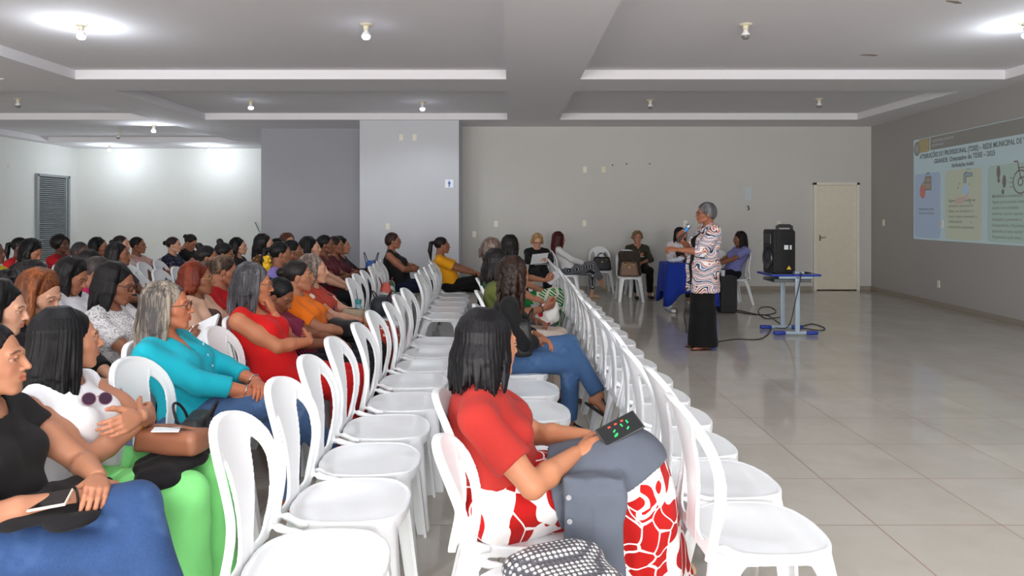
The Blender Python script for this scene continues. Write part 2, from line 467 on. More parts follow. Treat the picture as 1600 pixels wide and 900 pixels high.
def chair_proto():
    global CHM, PLASTIC
    PLASTIC = plastic(); m = chair_meshes()
    r = empty('plastic_chair')
    link('seat', mesh_np('chair_seat', *m['seat']), PLASTIC, r)
    link('backrest', mesh_np('chair_backrest', *m['backrest']), PLASTIC, r)
    for lg in m['leg']: link('leg', lg, PLASTIC, r)
    return r
_cp = [None, False]
CHAIRS = []
def chair(x, y, rz=0.0, label='', group='white plastic chairs', z=0.0):
    if _cp[0] is None: _cp[0] = chair_proto()
    o = copy_tree(_cp[0]) if _cp[1] else _cp[0]
    _cp[1] = True
    o.location = (x, y, z); o.rotation_euler = (0, 0, rz)
    tag(o, label, 'chair', group); CHAIRS.append(o); return o
# ------------------------------------------------------------------ people
def head_tmpl(h):
    P = [ell((.068, 0, -.055), (.027, .027, .030), k=.016), ell((-.014, 0, .032), (.094, .074, .084), k=.02), ell((.030, 0, -.022), (.060, .060, .084), k=.03),
         ell((.036, 0, -.070), (.046, .046, .038), k=.02), ell((.074, 0, -.101), (.016, .019, .014), k=.018),
         cone((.040, -.050, -.022), (.060, -.034, -.030), .018, .018, k=.02), cone((.040, .050, -.022), (.060, .034, -.030), .018, .018, k=.02),
         cone((.076, -.038, .022), (.090, -.010, .020), .009, .010, k=.014), cone((.076, .038, .022), (.090, .010, .020), .009, .010, k=.014),
         cone((.005, -.052, -.062), (.068, -.018, -.098), .016, .014, k=.018), cone((.005, .052, -.062), (.068, .018, -.098), .016, .014, k=.018)]
    F = Field((-.125, -.10, -.17), (.135, .10, .125), h)
    for p in P: F.add(p)
    for sg in (-1, 1): F.cut(ell((.096, sg*.032, .001), (.017, .017, .011)), k=.012)
    N = [cone((.090, 0, .012), (.109, 0, -.024), .0068, .0092, k=.010), ell((.110, 0, -.030), (.011, .0105, .0085), k=.006),
         ell((.099, -.013, -.033), (.009, .0065, .0065), k=.005), ell((.099, .013, -.033), (.009, .0065, .0065), k=.005),
         cone((.0915, -.016, -.0565), (.0985, 0, -.0535), .0042, .0058, k=.006), cone((.0915, .016, -.0565), (.0985, 0, -.0535), .0042, .0058, k=.006),
         cone((.0895, -.014, -.068), (.0965, 0, -.0675), .0048, .0072, k=.004), cone((.0895, .014, -.068), (.0965, 0, -.0675), .0048, .0072, k=.004),
         cone((-.030, 0, -.055), (-.040, 0, -.17), .053, .054, k=.03)]
    for sg in (-1, 1):
        # eyelids around the eye
        N += [cone((.081, sg*.044, .003), (.0885, sg*.031, .0085), .0042, .0045, k=.004), cone((.0885, sg*.031, .0085), (.0855, sg*.019, .003), .0045, .0042, k=.004),
              cone((.081, sg*.044, .000), (.0855, sg*.031, -.0065), .0036, .0036, k=.004), cone((.0855, sg*.031, -.0065), (.0845, sg*.019, .000), .0036, .0036, k=.004)]
        R = np.array([[.94, sg*.0, .34], [0, 1, 0], [-.34, 0, .94]]); c, s = math.cos(.35*sg), math.sin(.35*sg)
        R = np.array([[c, s, 0], [-s, c, 0], [0, 0, 1]]) @ R
        N.append(ell((-.006, sg*.079, -.012), (.019, .0065, .032), R, k=.008))
    for p in N: F.add(p)
    for sg in (-1, 1): F.cut(ell((.000, sg*.087, -.010), (.010, .006, .017)), k=.006)
    F.cut(cone((.105, -.0055, -.0395), (.105, -.0075, -.036), .0025, .002), k=.002)
    F.cut(cone((.105, .0055, -.0395), (.105, .0075, -.036), .0025, .002), k=.002)
    v, f = F.mesh()
    x, y, z = v[:, 0], v[:, 1], v[:, 2]; ay = np.abs(y)
    lip = ((x > .086) & ((ay/.024)**2+((z+.0612+.004*np.cos(ay/.0085))/.0115)**2 < 1)).astype(float)
    brow = ((x > .068) & (np.abs(z-(.027-.14*np.maximum(ay-.030, 0)*2.2)) < .0034) & (ay > .014) & (ay < .048)).astype(float)
    lash = ((x > .072) & (np.abs(z-.0055) < .0030) & (ay > .018) & (ay < .046)).astype(float)*.55
    cheek = np.exp(-(((ay-.045)/.02)**2+((z+.03)/.022)**2))*(x > .03)*.35
    masks = dict(lip=lip, brow=brow, lash=lash, cheek=cheek)
    # eyeballs
    ev, ef, em = [], [], []
    nb = 14 if h < .003 else 8
    for sg in (-1, 1):
        c = V(.0738, sg*.0315, .001); base = len(v)+len(ev)
        for i in range(nb+1):
            th = math.pi*i/nb
            for j in range(nb*2):
                ph = 2*math.pi*j/(nb*2); d = V(math.cos(th), math.sin(th)*math.cos(ph), math.sin(th)*math.sin(ph))
                ev.append(c+d*.0116); em.append(1 if d[0] < .80 else 2)
        for i in range(nb):
            for j in range(nb*2):
                a = base+i*nb*2+j; b = base+i*nb*2+(j+1) % (nb*2); ef.append((a, a+nb*2, b+nb*2, b))
    vv = np.concatenate([v, np.array(ev, f32)]); ff = np.concatenate([f, np.array(ef, np.int32)])
    eye = np.concatenate([np.zeros(len(v)), np.array(em)])
    for k in masks: masks[k] = np.concatenate([masks[k], np.zeros(len(ev))])
    return vv, ff, masks, eye
_ht = {}
HH = {2: .0026, 1: .0042, 0: .0062}
def head_mesh(L):
    if L not in _ht: _ht[L] = head_tmpl(HH[L])
    return _ht[L]
def hand_tmpl(pose, h):
    curl = {'relaxed': (22, 30, 20), 'flat': (10, 14, 10), 'grip': (52, 68, 40), 'hold': (35, 45, 30)}[pose]
    P = [ell((.047, 0, 0), (.047, .038, .0145), k=.012), cone((-.03, 0, 0), (.015, 0, 0), .023, .022, k=.02, sq=((0, 0, 1), 1.3))]
    kn = [(.086, .027), (.090, .0095), (.087, -.0085), (.080, -.0255)]
    ln = [.070, .078, .073, .057]
    for i, ((kx, ky), l) in enumerate(zip(kn, ln)):
        P.append(cone((.03, ky*.6, 0), (kx, ky, .001), .012, .0098, k=.010))
        p = V(kx, ky, .001); a = 0; sp = ky*3.2
        for sgm, (fr, r0, r1) in enumerate(((.45, .0093, .0082), (.31, .0082, .0074), (.24, .0074, .0060))):
            a += rad(curl[sgm]*(1+.10*i)); d = nrm(V(math.cos(a), math.sin(rad(sp*math.pi*6))*.5*math.cos(a)*(1 if pose == 'flat' else .4), -math.sin(a)))
            q = p+d*l*fr; P.append(cone(p, q, r0, r1, k=.0035)); p = q
    t = V(.016, .022, -.006)
    for L_, d, r0, r1 in ((.042, (.75, .60, -.30), .0150, .0115), (.031, (.88, .42, -.22), .0112, .0096), (.024, (.96, .18, -.20), .0096, .0075)):
        q = t+nrm(d)*L_; P.append(cone(t, q, r0, r1, k=.006)); t = q
    lo, hi = bounds(P, .006); F = Field(lo, hi, h)
    for p in P: F.add(p)
    v, f = F.mesh()
    nail = np.zeros(len(v))
    return v, f
_hd = {}
def hand_mesh(pose, L):
    k = (pose, L)
    if k not in _hd: _hd[k] = hand_tmpl(pose, {2: .0026, 1: .004, 0: .0052}[L])
    return _hd[k]
def ik(a, t, l1, l2, pole):
    a, t = V(*a), V(*t); d = t-a; D = np.linalg.norm(d)
    if D > (l1+l2)*.995: t = a+d/D*(l1+l2)*.995; d = t-a; D = np.linalg.norm(d)
    x = (l1*l1-l2*l2+D*D)/(2*D); hgt = math.sqrt(max(0, l1*l1-x*x)); u = d/D
    p = V(*pole); p = nrm(p-u*(p@u)); return a+u*x+p*hgt, t
def rot_m(yaw, pitch, roll):
    return np.array(Matrix.Rotation(rad(yaw), 3, 'Z') @ Matrix.Rotation(rad(pitch), 3, 'Y') @ Matrix.Rotation(rad(roll), 3, 'X'))
ARMS = {  # side s (+1 left, -1 right): wrist, elbow pole, finger direction, palm direction, hand shape
 'lap': lambda s, H: ((.235, s*.060, .640), (-.25, s*.9, -.5), (.55, -s*.75, -.18), (-.25, 0, -1), 'relaxed'),
 'clasp': lambda s, H: ((.275, s*.050+.0, .655+.012*s), (-.25, s*.9, -.5), (.45, -s*.85, -.05), (-.2, -s*.25, -1), 'relaxed'),
 'knee': lambda s, H: ((.375, s*.035+.02, .665+.012*s), (-.3, s*.9, -.5), (.6, -s*.7, -.15), (-.1, 0, -1), 'relaxed'),
 'cross': lambda s, H: ((.222+.018*s, -s*.035, .735+.022*s), (-.1, s*1.0, -.6), (-.12, -s*1, .03-.05*s), (-1, 0, -.25), 'relaxed'),
 'thigh': lambda s, H: ((.265, s*.125, .620), (-.3, s*.8, -.2), (1, -s*.15, -.15), (0, 0, -1), 'flat'),
 'hold': lambda s, H: ((.285, s*.085, .735), (-.3, s*.8, -.7), (.8, -s*.45, .25), (-.2, -s*.7, .5), 'hold'),
 'chin': lambda s, H: ((H[0]+.105, H[1]+s*.035-.0, H[2]-.185), (.5, s*.5, -1), (-.35, -s*.25, 1), (-.9, 0, -.3), 'grip'),
 'face': lambda s, H: ((H[0]+.15, H[1]+s*.05, H[2]-.13), (.5, s*.5, -1), (-.55, -s*.35, .8), (-.9, 0, -.3), 'grip'),
 'write': lambda s, H: ((.30, s*.07, .66), (-.3, s*.8, -.4), (.85, -s*.4, -.2), (0, -s*.5, -1), 'hold'),
 'side': lambda s, H: ((.10, s*.24, .56), (-.3, s*.8, 0), (1, 0, -.2), (0, 0, -1), 'relaxed'),
}
def legs_pose(kind, w):
    if kind == 'crossR': return {1: ((.43, .055, .475), (.42, .07, .085), (1, .05, 0)), -1: ((.425, .005, .600), (.615, .150, .285), (.82, .3, -.5))}
    if kind == 'crossL': return {-1: ((.43, -.055, .475), (.42, -.07, .085), (1, -.05, 0)), 1: ((.425, -.005, .600), (.615, -.150, .285), (.82, -.3, -.5))}
    if kind == 'out': return {s: ((.43, s*.10, .50), (.60, s*.09, .085), (1, s*.1, .12)) for s in (-1, 1)}
    if kind == 'in': return {s: ((.43, s*.09, .49), (.30, s*.08, .10), (1, s*.1, -.15)) for s in (-1, 1)}
    return {s: ((.43, s*.115, .49), (.42, s*.12, .085), (1, s*.15, 0)) for s in (-1, 1)}
FALL = None
def folds(amp, f=1.0, seed=0):
    def fn(X, Y, Z):
        a = np.sin((X*38+Z*21+2.2*np.sin(Y*17+seed)+seed*1.7)*f); b = np.sin((Y*44-Z*33+2*np.sin(X*19+seed*2))*f)
        return amp*(a*.6+b*.5+.4*np.sin((X*9+Y*13-Z*70)*f*.6+seed))
    return fn
def hair_prims(style, H, R0, length, L, seed=0, volume=1.0, hs=1.0):
    """locks that start at the parting, run over the skull and fall"""
    rnd = random.Random(seed); P = []; R = R0*hs; hd = lambda p: H+R @ V(*p)
    vo = volume
    volr = vo*hs; P.append(ell(hd((-.022, 0, .036)), (.101*volr, .083*volr, .094*volr), R0, k=.012))
    Ry = R
    if style in ('long', 'bob', 'curly', 'longback'):
        n = {2: 96, 1: 44, 0: 20}[L]; rr = {2: .0125, 1: .0165, 0: .023}[L]
        yaw = math.atan2(R[1, 0], R[0, 0]); cz, sz = math.cos(yaw), math.sin(yaw)
        for i in range(n):
            ph = (i+.5)/n*2*math.pi+rnd.uniform(-.06, .06)
            dph = abs((ph+math.pi) % (2*math.pi)-math.pi)       # 0 = front
            if dph < rad(66): continue
            front = dph < rad(84)
            pts = [hd((-.01+rnd.uniform(-.01, .01), .012*math.sin(ph), .119*vo))]
            for pol in (28, 55, 80, 100):
                e = rad(pol); rx, ry, rz = .104*vo, .088*vo, .092*vo
                pts.append(hd((-.022+rx*math.sin(e)*math.cos(ph), ry*math.sin(e)*math.sin(ph), .036+rz*math.cos(e))))
            e = pts[-1]; back = math.cos(ph) < -.2
            ll = length*(1 if not front else .9)*rnd.uniform(.74, 1.10)
            base = e+(R @ V(-.012 if not front else -.022, math.sin(ph)*.010, -.01))
            m1 = e+V(0, 0, -ll*.4)+(R @ V(-.004-.018*(not front), math.sin(ph)*(.014 if style != 'longback' else -.01), 0))
            m2 = e+V(0, 0, -ll)+(R @ V(-.03*(1 if back else .7)+rnd.uniform(-.012, .012), math.sin(ph)*(.02 if style != 'longback' else -.045)+rnd.uniform(-.012, .012), 0))
            if style == 'curly':
                m1 = m1+V(*[rnd.uniform(-.02, .02) for _ in range(3)]); m2 = m2+V(*[rnd.uniform(-.02, .02) for _ in range(3)])
            pts += [lerp(e, m1, .5), m1, lerp(m1, m2, .5), m2]
            lock = []
            for j in range(len(pts)-1):
                r0 = rr*(.75 if j == 0 else 1.0)*(1 if j < 6 else .78); r1 = rr*(1.0 if j+1 < len(pts)-2 else .75 if j+1 < len(pts)-1 else .3)
                lock.append(cone(pts[j], pts[j+1], r0, r1))
            P.append(lock)
        # inner volume so that no skin shows through the locks
        P.append(cone(hd((-.045, 0, .0)), hd((-.045, 0, .0))+V(0, 0, -length*.62)+R @ V(-.03, 0, 0), .070, .062, k=.015, sq=(R0[:, 0], 1.25)))
    if style == 'bun': P += [ell(hd((-.128, 0, .035)), (.036, .038, .036), R0, k=.006)]
    if style == 'topbun': P += [ell(hd((-.085, 0, .125)), (.036, .038, .034), R0, k=.006)]
    if style in ('pony', 'puff'):
        a = hd((-.112, 0, .055)); b = a+R @ V(-.05, 0, -.02); c = b+V(0, 0, -.10)+R @ V(-.015, 0, 0); d = b+V(0, 0, -length)+R @ V(0, 0, 0)
        P += [cone(a, b, .018, .028, k=.01), cone(b, c, .028, .032, k=.01), cone(c, d, .030, .008, k=.01)]
        if style == 'puff': P.append(ell(b+V(0, 0, -.02), (.065, .065, .055), k=.01))
    if style == 'short': P += [ell(hd((-.045, 0, .0)), (.080, .082, .083), R0, k=.02)]
    if style == 'afro': P += [ell(hd((-.035, 0, .035)), (.118, .112, .108), R0, k=.02)]
    return P
def person(name_label, group=None, XY=(0, 0), yaw=0.0, head=(0, 0, 1.16), hyaw=0, hpitch=-1, hroll=0, w=1.0, skin=(165, 112, 84), L=0,
           hair=('long', (10, 9, 10), None, .2), arms=('lap', 'lap'), legs='flat', top=None, bottom=None, shoes=None,
           glasses=None, stand=False, seed=0, seat_z=.43, twist=0, eyes_closed=False, extras=None, hs=.95, volume=1.0, z0=0.0):
    """head = world position of the crown (x, y, z); everything else is laid out in the person's own frame"""
    root = empty('person', (XY[0], XY[1], z0), rad(yaw)); tag(root, name_label, 'person', group)
    c_, s__ = math.cos(rad(yaw)), math.sin(rad(yaw))
    dx, dy = head[0]-XY[0], head[1]-XY[1]
    crown = V(dx*c_+dy*s__, -dx*s__+dy*c_, head[2]-z0)
    R = rot_m(hyaw, hpitch, hroll)
    H = crown-R @ V(-.015, 0, .118*hs)
    base = {2: .0068, 1: .0095, 0: .0135}[L]
    P0 = V(0, 0, .525) if not stand else V(0, 0, .90)
    N = H+R @ V(-.030, 0, -.075)*hs+V(-.012, 0, -.075*hs)
    a = nrm(N-P0); tw = rad(twist); lat = nrm(np.cross(a, V(1, 0, 0))); lat = -lat if lat[1] < 0 else lat
    lat = nrm(lat*math.cos(tw)+V(-1, 0, 0)*math.sin(tw)); f = nrm(np.cross(lat, a)); RT = np.stack([f, lat, a], 1)
    D = np.linalg.norm(N-P0); C = P0+a*D*.66-f*.012; B = P0+a*D*.30+f*.015*w
    sw = .150+.012*w
    SH = {s: N+lat*s*sw-a*.064*hs-f*.008 for s in (-1, 1)}
    T = []
    T.append(ell(P0+V(-.01, 0, .015), (.125*w, .165*w, .105), k=.05, tag='torso'))
    T.append(ell(B, (.105*w, .138*w, .13), RT, k=.06, tag='torso'))
    T.append(ell(C, (.100*w, .140*(.5+.5*w), .145), RT, k=.06, tag='torso'))
    T.append(cone(SH[-1]+f*.0, SH[1], .043, .043, k=.04, tag='torso'))
    for s in (-1, 1):
        T.append(cone(N+a*.015, SH[s]+a*.006, .036, .036, k=.035, tag='torso'))
        T.append(ell(C+f*(.082*w)+lat*s*.072-a*.035, (.058*w, .062*w, .058*w), RT, k=.035, tag='torso'))
    T.append(cone(N-a*.05, H+R @ V(-.026, 0, -.07)*hs, .054, .050*hs, k=.03, tag='neck'))
    joints = dict(H=H, R=R, N=N, C=C, B=B, P=P0, f=f, lat=lat, a=a, SH=SH, E={}, W={}, hand={}, K={}, A={})
    hands = []
    aw = .6+.4*w
    for i, s in enumerate((1, -1)):
        sp = arms[i]; sp = ARMS[sp](s, H) if isinstance(sp, str) else sp
        wr, pole, hdir, palm, hp = sp
        E, W_ = ik(SH[s], wr, .262, .232, pole); joints['E'][s] = E; joints['W'][s] = W_
        T.append(cone(SH[s], lerp(SH[s], E, .55), .044*aw, .045*aw, k=.025, tag='uarm')); T.append(cone(lerp(SH[s], E, .5), E, .046*aw, .037*aw, k=.02, tag='uarm'))
        T.append(cone(E, lerp(E, W_, .35), .037*aw, .038*aw, k=.015, tag='farm')); T.append(cone(lerp(E, W_, .35), W_, .038*aw, .0245, k=.015, tag='farm'))
        x = nrm(hdir); z = -nrm(palm); z = nrm(z-x*(z@x)); y = np.cross(z, x)
        M = np.stack([x, y, z], 1); hands.append((s, W_, M, hp)); joints['hand'][s] = (W_, M)
    if stand:
        lp = {s: ((.02, s*.058, .49), (-.01, s*.075, .085), (1, s*.15, 0)) for s in (-1, 1)}
    else: lp = legs_pose(legs, w) if isinstance(legs, str) else legs
    for s in (1, -1):
        hip = P0+V(-.01, s*(.088 if not stand else .062)*w, -.02); K, A, fd = (V(*q) for q in lp[s]); fd = nrm(fd)
        joints['K'][s] = K; joints['A'][s] = A
        tr = .080*(.55+.45*w)*(.82 if stand else 1)
        if not stand: hip = hip+V(0, 0, .0)
        T.append(cone(hip, K, tr, .056*(.7+.3*w), k=.035, tag='thigh'))
        T.append(cone(K, lerp(K, A, .35), .054*(.7+.3*w), .052*(.7+.3*w), k=.02, tag='shin')); T.append(cone(lerp(K, A, .35), A, .052*(.7+.3*w), .034, k=.02, tag='shin'))
        shn = nrm(A-K); up = nrm(-shn-fd*(-shn@fd)) if abs(shn@fd) < .95 else V(0, 0, 1)
        T.append(cone(A+fd*-.022-up*.052, A, .028, .032, k=.015, tag='foot'))
        T.append(cone(A-fd*.005-up*.042, A+fd*.105-up*.062, .033, .030, k=.02, tag='foot', sq=(up, 1.35)))
        T.append(cone(A+fd*.105-up*.064, A+fd*.145-up*.069, .032, .020, k=.01, tag='foot', sq=(up, 1.6)))
        joints.setdefault('foot', {})[s] = (A, fd, up)
    # ---- body mesh
    lo, hi = bounds(T, .02); F = Field(lo, hi, base)
    for p in T: F.add(p)
    v, fa = F.mesh(); V_, F_ = [v], [fa]; sk = np.array(lin(skin)); C_ = [np.tile(sk, (len(v), 1))]
    nb = len(v)
    hv, hf, ms, eye = head_mesh(L); hp_ = (hv*hs) @ R.T+H
    col = np.tile(sk, (len(hv), 1)); lipc = sk*np.array([.80, .48, .46]); browc = np.array(lin(hair[1]))*.6+sk*.12
    col = col*(1-ms['cheek'][:, None]*np.array([0, .18, .14])); m = ms['lip'][:, None]*.8; col = col*(1-m)+lipc*m
    m = ms['brow'][:, None]*.8; col = col*(1-m)+browc*m; m = ms['lash'][:, None]; col = col*(1-m)+browc*.5*m
    col[eye == 1] = (.36, .31, .28) if not eyes_closed else sk*.9; col[eye == 2] = (.02, .012, .01) if not eyes_closed else sk*.9
    V_.append(hp_.astype(f32)); F_.append(hf+nb); C_.append(col); nb += len(hv)
    for s, W_, M, hp in hands:
        v, fa = hand_mesh(hp, L); vv = v.copy()
        if s > 0: vv[:, 1] *= -1; fa = fa[:, ::-1]
        V_.append((vv @ M.T+W_+M[:, 0]*.02).astype(f32)); F_.append(fa+nb); C_.append(np.tile(sk*np.array([1, .95, .93]), (len(v), 1))); nb += len(v)
    me = mesh_np('body', np.concatenate(V_), np.concatenate(F_))
    ca = np.concatenate(C_); at = me.color_attributes.new('Col', 'FLOAT_COLOR', 'POINT')
    at.data.foreach_set('color', np.concatenate([np.clip(ca, 0, 1), np.ones((len(ca), 1))], 1).astype(f32).ravel())
    body = link('body', me, skin_mat(), root)
    # ---- hair
    st, hc, hc2, hl = hair[:4]
    HP = hair_prims(st, H, R, hl, L, seed, volume, hs); Rh = R*hs
    lo, hi = bounds([q for p in HP for q in (p if isinstance(p, list) else [p])], .01); hh = {2: .0034, 1: .0056, 0: .0085}[L]; F = Field(lo, hi, hh)
    for p in HP:
        if isinstance(p, list): F.add_poly(p, .007 if L == 2 else .010)
        else: F.add(p)
    cz = H.copy(); lm = {2: .0009, 1: .0013, 0: .0016}[L]
    kk = {2: 46, 1: 26, 0: 14}[L] if st not in ('afro', 'curly', 'puff') else 16
    Rf = R.astype(f32)
    def ridge(X, Y, Z):
        x = (X-f32(cz[0]))*Rf[0, 0]+(Y-f32(cz[1]))*Rf[1, 0]+(Z-f32(cz[2]))*Rf[2, 0]; y = (X-f32(cz[0]))*Rf[0, 1]+(Y-f32(cz[1]))*Rf[1, 1]+(Z-f32(cz[2]))*Rf[2, 1]
        ph = np.arctan2(y, x+.02)
        if st in ('afro', 'curly', 'puff'): return .0035*(np.sin(X*150+3*np.sin(Z*60+Y*40))*np.sin(Y*140+3*np.sin(X*70+Z*30))+.6*np.sin(Z*90+4*np.sin(X*60)+4*np.sin(Y*50)))
        return lm*(np.sin(ph*kk+3*np.sin(Z*14+seed)+seed))
    F.disp(ridge)
    # clear the face
    F.cut(ell(H+Rh @ V(.105, 0, -.020), (.086, .070, .098), R), k=.012)
    if st in ('bun', 'pony', 'topbun', 'puff', 'short'):
        F.cut(ell(H+Rh @ V(.035, 0, -.10), (.105, .12, .085), R), k=.01)
    else: F.cut(ell(H+Rh @ V(.085, 0, -.10), (.060, .060, .12), R), k=.01)
    v, fa = F.mesh(); link('hair', mesh_np('hair', v, fa), hair_mat(hc, hc2, hair[4] if len(hair) > 4 else .5), root)
    # ---- clothing
    ch = base*1.0
    for top_ in (top if isinstance(top, (list, tuple)) else [top] if top else []):
        t = dict(sleeve='short', neck=.075, off=.011, hem=None, fold=.0022, vneck=0, mat=None, name='shirt', sub=None, open=False)
        t.update(top_)
        PR = [(p, t['off']) for p in T if p['tag'] == 'torso']
        for s in (1, -1):
            S0, E, W_ = SH[s], joints['E'][s], joints['W'][s]
            if t['sleeve'] == 'short':
                e = lerp(S0, E, t.get('sl', .52)); PR.append((cone(S0, e, .044*aw, .050*aw, k=.025, clip=(e, nrm(E-S0))), t['off']+.002))
            elif t['sleeve'] in ('elbow', 'threeq', 'long', 'wide'):
                PR.append((cone(S0, E, .044*aw, .041*aw, k=.025), t['off']+.003))
                fr = {'elbow': .12, 'threeq': .55, 'long': .97, 'wide': .35}[t['sleeve']]; e = lerp(E, W_, fr)
                PR.append((cone(E, lerp(E, W_, fr+.1), .041*aw, (.034*aw if t['sleeve'] != 'wide' else .085), k=.018, clip=(e, nrm(W_-E))), t['off']+.002))
        if stand and t['hem'] is not None and t['hem'] < .8:
            PR.append((cone(P0, V(0, 0, t['hem']-.12), .150*w, .160*w, k=.06, sq=((1, 0, 0), 1.12)), t['off']))
        lo, hi = bounds([p for p, _ in PR], .05); F = Field(lo, hi, ch)
        for p, o in PR: F.add(p, o)
        if not stand and t['hem'] is None: F.plane((0, 0, .478), (0, 0, -1))
        if t['hem'] is not None: F.plane((0, 0, t['hem']), (0, 0, -1))
        if stand and t['hem'] is not None:
            pass
        if t['fold']: F.disp(folds(t['fold'], 1.0, seed))
        F.cut(cone(N-a*.01, N+a*.14+f*.03, t['neck'], t['neck']*1.15), k=.006)
        if t['open']:
            zb = (t['hem'] or .45)-.2
            F.cut(cone(N+f*.15, C+f*.22, .07, .105), k=.01); F.cut(cone(C+f*.22, V(P0[0]+.24*w, 0, zb), .105, .115), k=.01)
        if t['vneck']:
            for q in (0, .5, 1): F.cut(ell(lerp(N+f*.06, C+f*.13+a*.02, q*t['vneck']), (.05, .05*(1-.6*q), .045), RT), k=.01)
        if t['sleeve'] == 'none':
            for s in (1, -1):
                F.cut(ell(SH[s]+lat*s*(.040-.006*t.get('strap', 0))-a*.018, (.075, .052+.012*t.get('strap', 0), .085), RT), k=.006)
            if t.get('strap'): F.cut(ell(C+a*.125+f*.06, (.10, .085, .075), RT), k=.01)
        v, fa = F.mesh(); tp = link(t['name'], mesh_np(t['name'], v, fa), t['mat'], root)
    if bottom:
        b = dict(kind='pants', off=.012, hemz=.10, flare=.0, fold=.0025, mat=None, name='trousers'); b.update(bottom)
        PR = [(ell(P0+V(-.01, 0, .0), (.125*w, .168*w, .085), k=.05), b['off'])]
        for s in (1, -1):
            hip = P0+V(-.01, s*.088*w, -.02); K, A = joints['K'][s], joints['A'][s]; tr = .080*(.55+.45*w)
            if b['kind'] in ('pants', 'short'):
                PR.append((cone(hip, K, tr, .058*(.7+.3*w)+b['flare']*.4, k=.03), b['off']))
                if b['kind'] == 'pants':
                    e = lerp(K, A, b.get('len', .93)); PR.append((cone(K, lerp(K, A, .99), .056*(.7+.3*w)+b['flare']*.4, .046+b['flare'], k=.02, clip=(e, nrm(A-K))), b['off']*.8))
            else:
                PR.append((cone(hip, K, tr*1.02, .075, k=.10), b['off']))
                PR.append((cone(K, V(A[0], A[1], b['hemz']-.05), .075, .105+b['flare'], k=.14), b['off']))
        if stand and b['kind'] == 'skirt':
            PR = [(ell(P0+V(-.01, 0, .0), (.115*w, .155*w, .11), k=.05), b['off']), (cone(P0, V(0, 0, .45), .128*w, .118*w, k=.04, sq=((1, 0, 0), 1.12)), b['off']), (cone(V(0, 0, .45), V(0, 0, b['hemz']-.1), .118*w, .150*w, k=.04, sq=((1, 0, 0), 1.05)), b['off'])]
        elif b['kind'] == 'skirt':
            Km = (joints['K'][1]+joints['K'][-1])/2; Am = (joints['A'][1]+joints['A'][-1])/2
            PR.append((cone(P0+V(.04, 0, 0), Km, .10, .09, k=.08), b['off'])); PR.append((cone(Km, V(Am[0], Am[1], b['hemz']-.05), .10, .13+b['flare'], k=.10), b['off']))
        lo, hi = bounds([p for p, _ in PR], .05); F = Field(lo, hi, ch)
        for p, o in PR: F.add(p, o)
        if b['kind'] == 'skirt': F.plane((0, 0, b['hemz']), (0, 0, -1))
        if b['fold']: F.disp(folds(b['fold'], .9, seed+3))
        if b['kind'] == 'skirt' and b.get('pleat'):
            F.disp(lambda X, Y, Z: b['pleat']*np.clip((.5-Z)*3, 0, 1)*np.sin(np.arctan2(Y, X-(.4 if not stand else 0))*13+Z*4))
        if not stand: pass
        v, fa = F.mesh(); link(b['name'], mesh_np(b['name'], v, fa), b['mat'], root)
        joints['bottom_prims'] = PR
    if shoes:
        kind, c = shoes; m = plain(kind, c, .5)
        for s in (1, -1):
            A, fd, up = joints['foot'][s]
            if kind in ('shoe', 'ballet_flat', 'sneaker'):
                PR = [cone(A+fd*-.022-up*.052, A-up*.02, .030, .033, k=.015), cone(A-fd*.005-up*.042, A+fd*.105-up*.062, .034, .032, k=.02, sq=(up, 1.3)),
                      cone(A+fd*.105-up*.064, A+fd*.150-up*.069, .034, .022, k=.01, sq=(up, 1.4))]
                lo, hi = bounds(PR, .02); F = Field(lo, hi, min(base, .009))
                for p in PR: F.add(p, .006)
                if kind != 'sneaker': F.plane(A-up*.045, nrm(up+fd*(-.12)))
                v, fa = F.mesh(); link('shoe', mesh_np('shoe', v, fa), m, root)
            else:
                PR = [cone(A-fd*.025-up*.088, A+fd*.15-up*.088, .032, .036, k=.01, sq=(up, 3.5))]
                PR += [cone(A+fd*.11-up*.075+sd*V(*np.cross(up, fd))*.036, A+fd*.095-up*.040, .006, .006, k=.004) for sd in (-1, 1)]
                PR += [cone(A+fd*.095-up*.040, A+fd*.02-up*.0, .006, .006, k=.004), cone(A+fd*.04-up*.005+np.cross(up, fd)*.02, A-fd*.048-up*.02, .006, .006, k=.004),
                       cone(A+fd*.04-up*.005-np.cross(up, fd)*.02, A-fd*.048-up*.02, .006, .006, k=.004)]
                lo, hi = bounds(PR, .02); F = Field(lo, hi, min(base, .007))
                for p in PR: F.add(p, .002)
                v, fa = F.mesh(); link('sandal', mesh_np('sandal', v, fa), m, root)
    if glasses:
        b = MB()
        for s in (1, -1):
            pts = [H+Rh @ V(.104-abs(math.cos(t))*.0-.010*(s*math.cos(t)*.5+.5)*0-.012*max(0, (s*(s*.034+.026*math.cos(t))-.034)/.026), s*.034+.026*math.cos(t), .002+.020*math.sin(t)) for t in [2*math.pi*k/18 for k in range(18)]]
            b.tube([Vector(p) for p in pts], .0016 if glasses[0] == 'thin' else .003, 6, closed=True)
            b.tube([Vector(H+Rh @ V(.092, s*.060, .008)), Vector(H+Rh @ V(.04, s*.078, .008)), Vector(H+Rh @ V(-.01, s*.086, .004))], .0018 if glasses[0] == 'thin' else .003, 6)
        b.tube([Vector(H+Rh @ V(.106, -.010, .006)), Vector(H+Rh @ V(.112, 0, .010)), Vector(H+Rh @ V(.106, .010, .006))], .002, 6)
        b.build('glasses', plain('glasses_frame', glasses[1], .35), root, smooth=True)
    if L >= 1 and st in ('bun', 'pony', 'short', 'topbun', 'bob'):
        for s in (1, -1):
            b = MB(); b.lathe([(.001, -.004), (.005, 0), (.001, .004)], Vector(H+Rh @ V(-.004, s*.088, -.046)), 10)
            b.build('earring', plain('gold', (212, 170, 90), .25, 1.0), root, smooth=True)
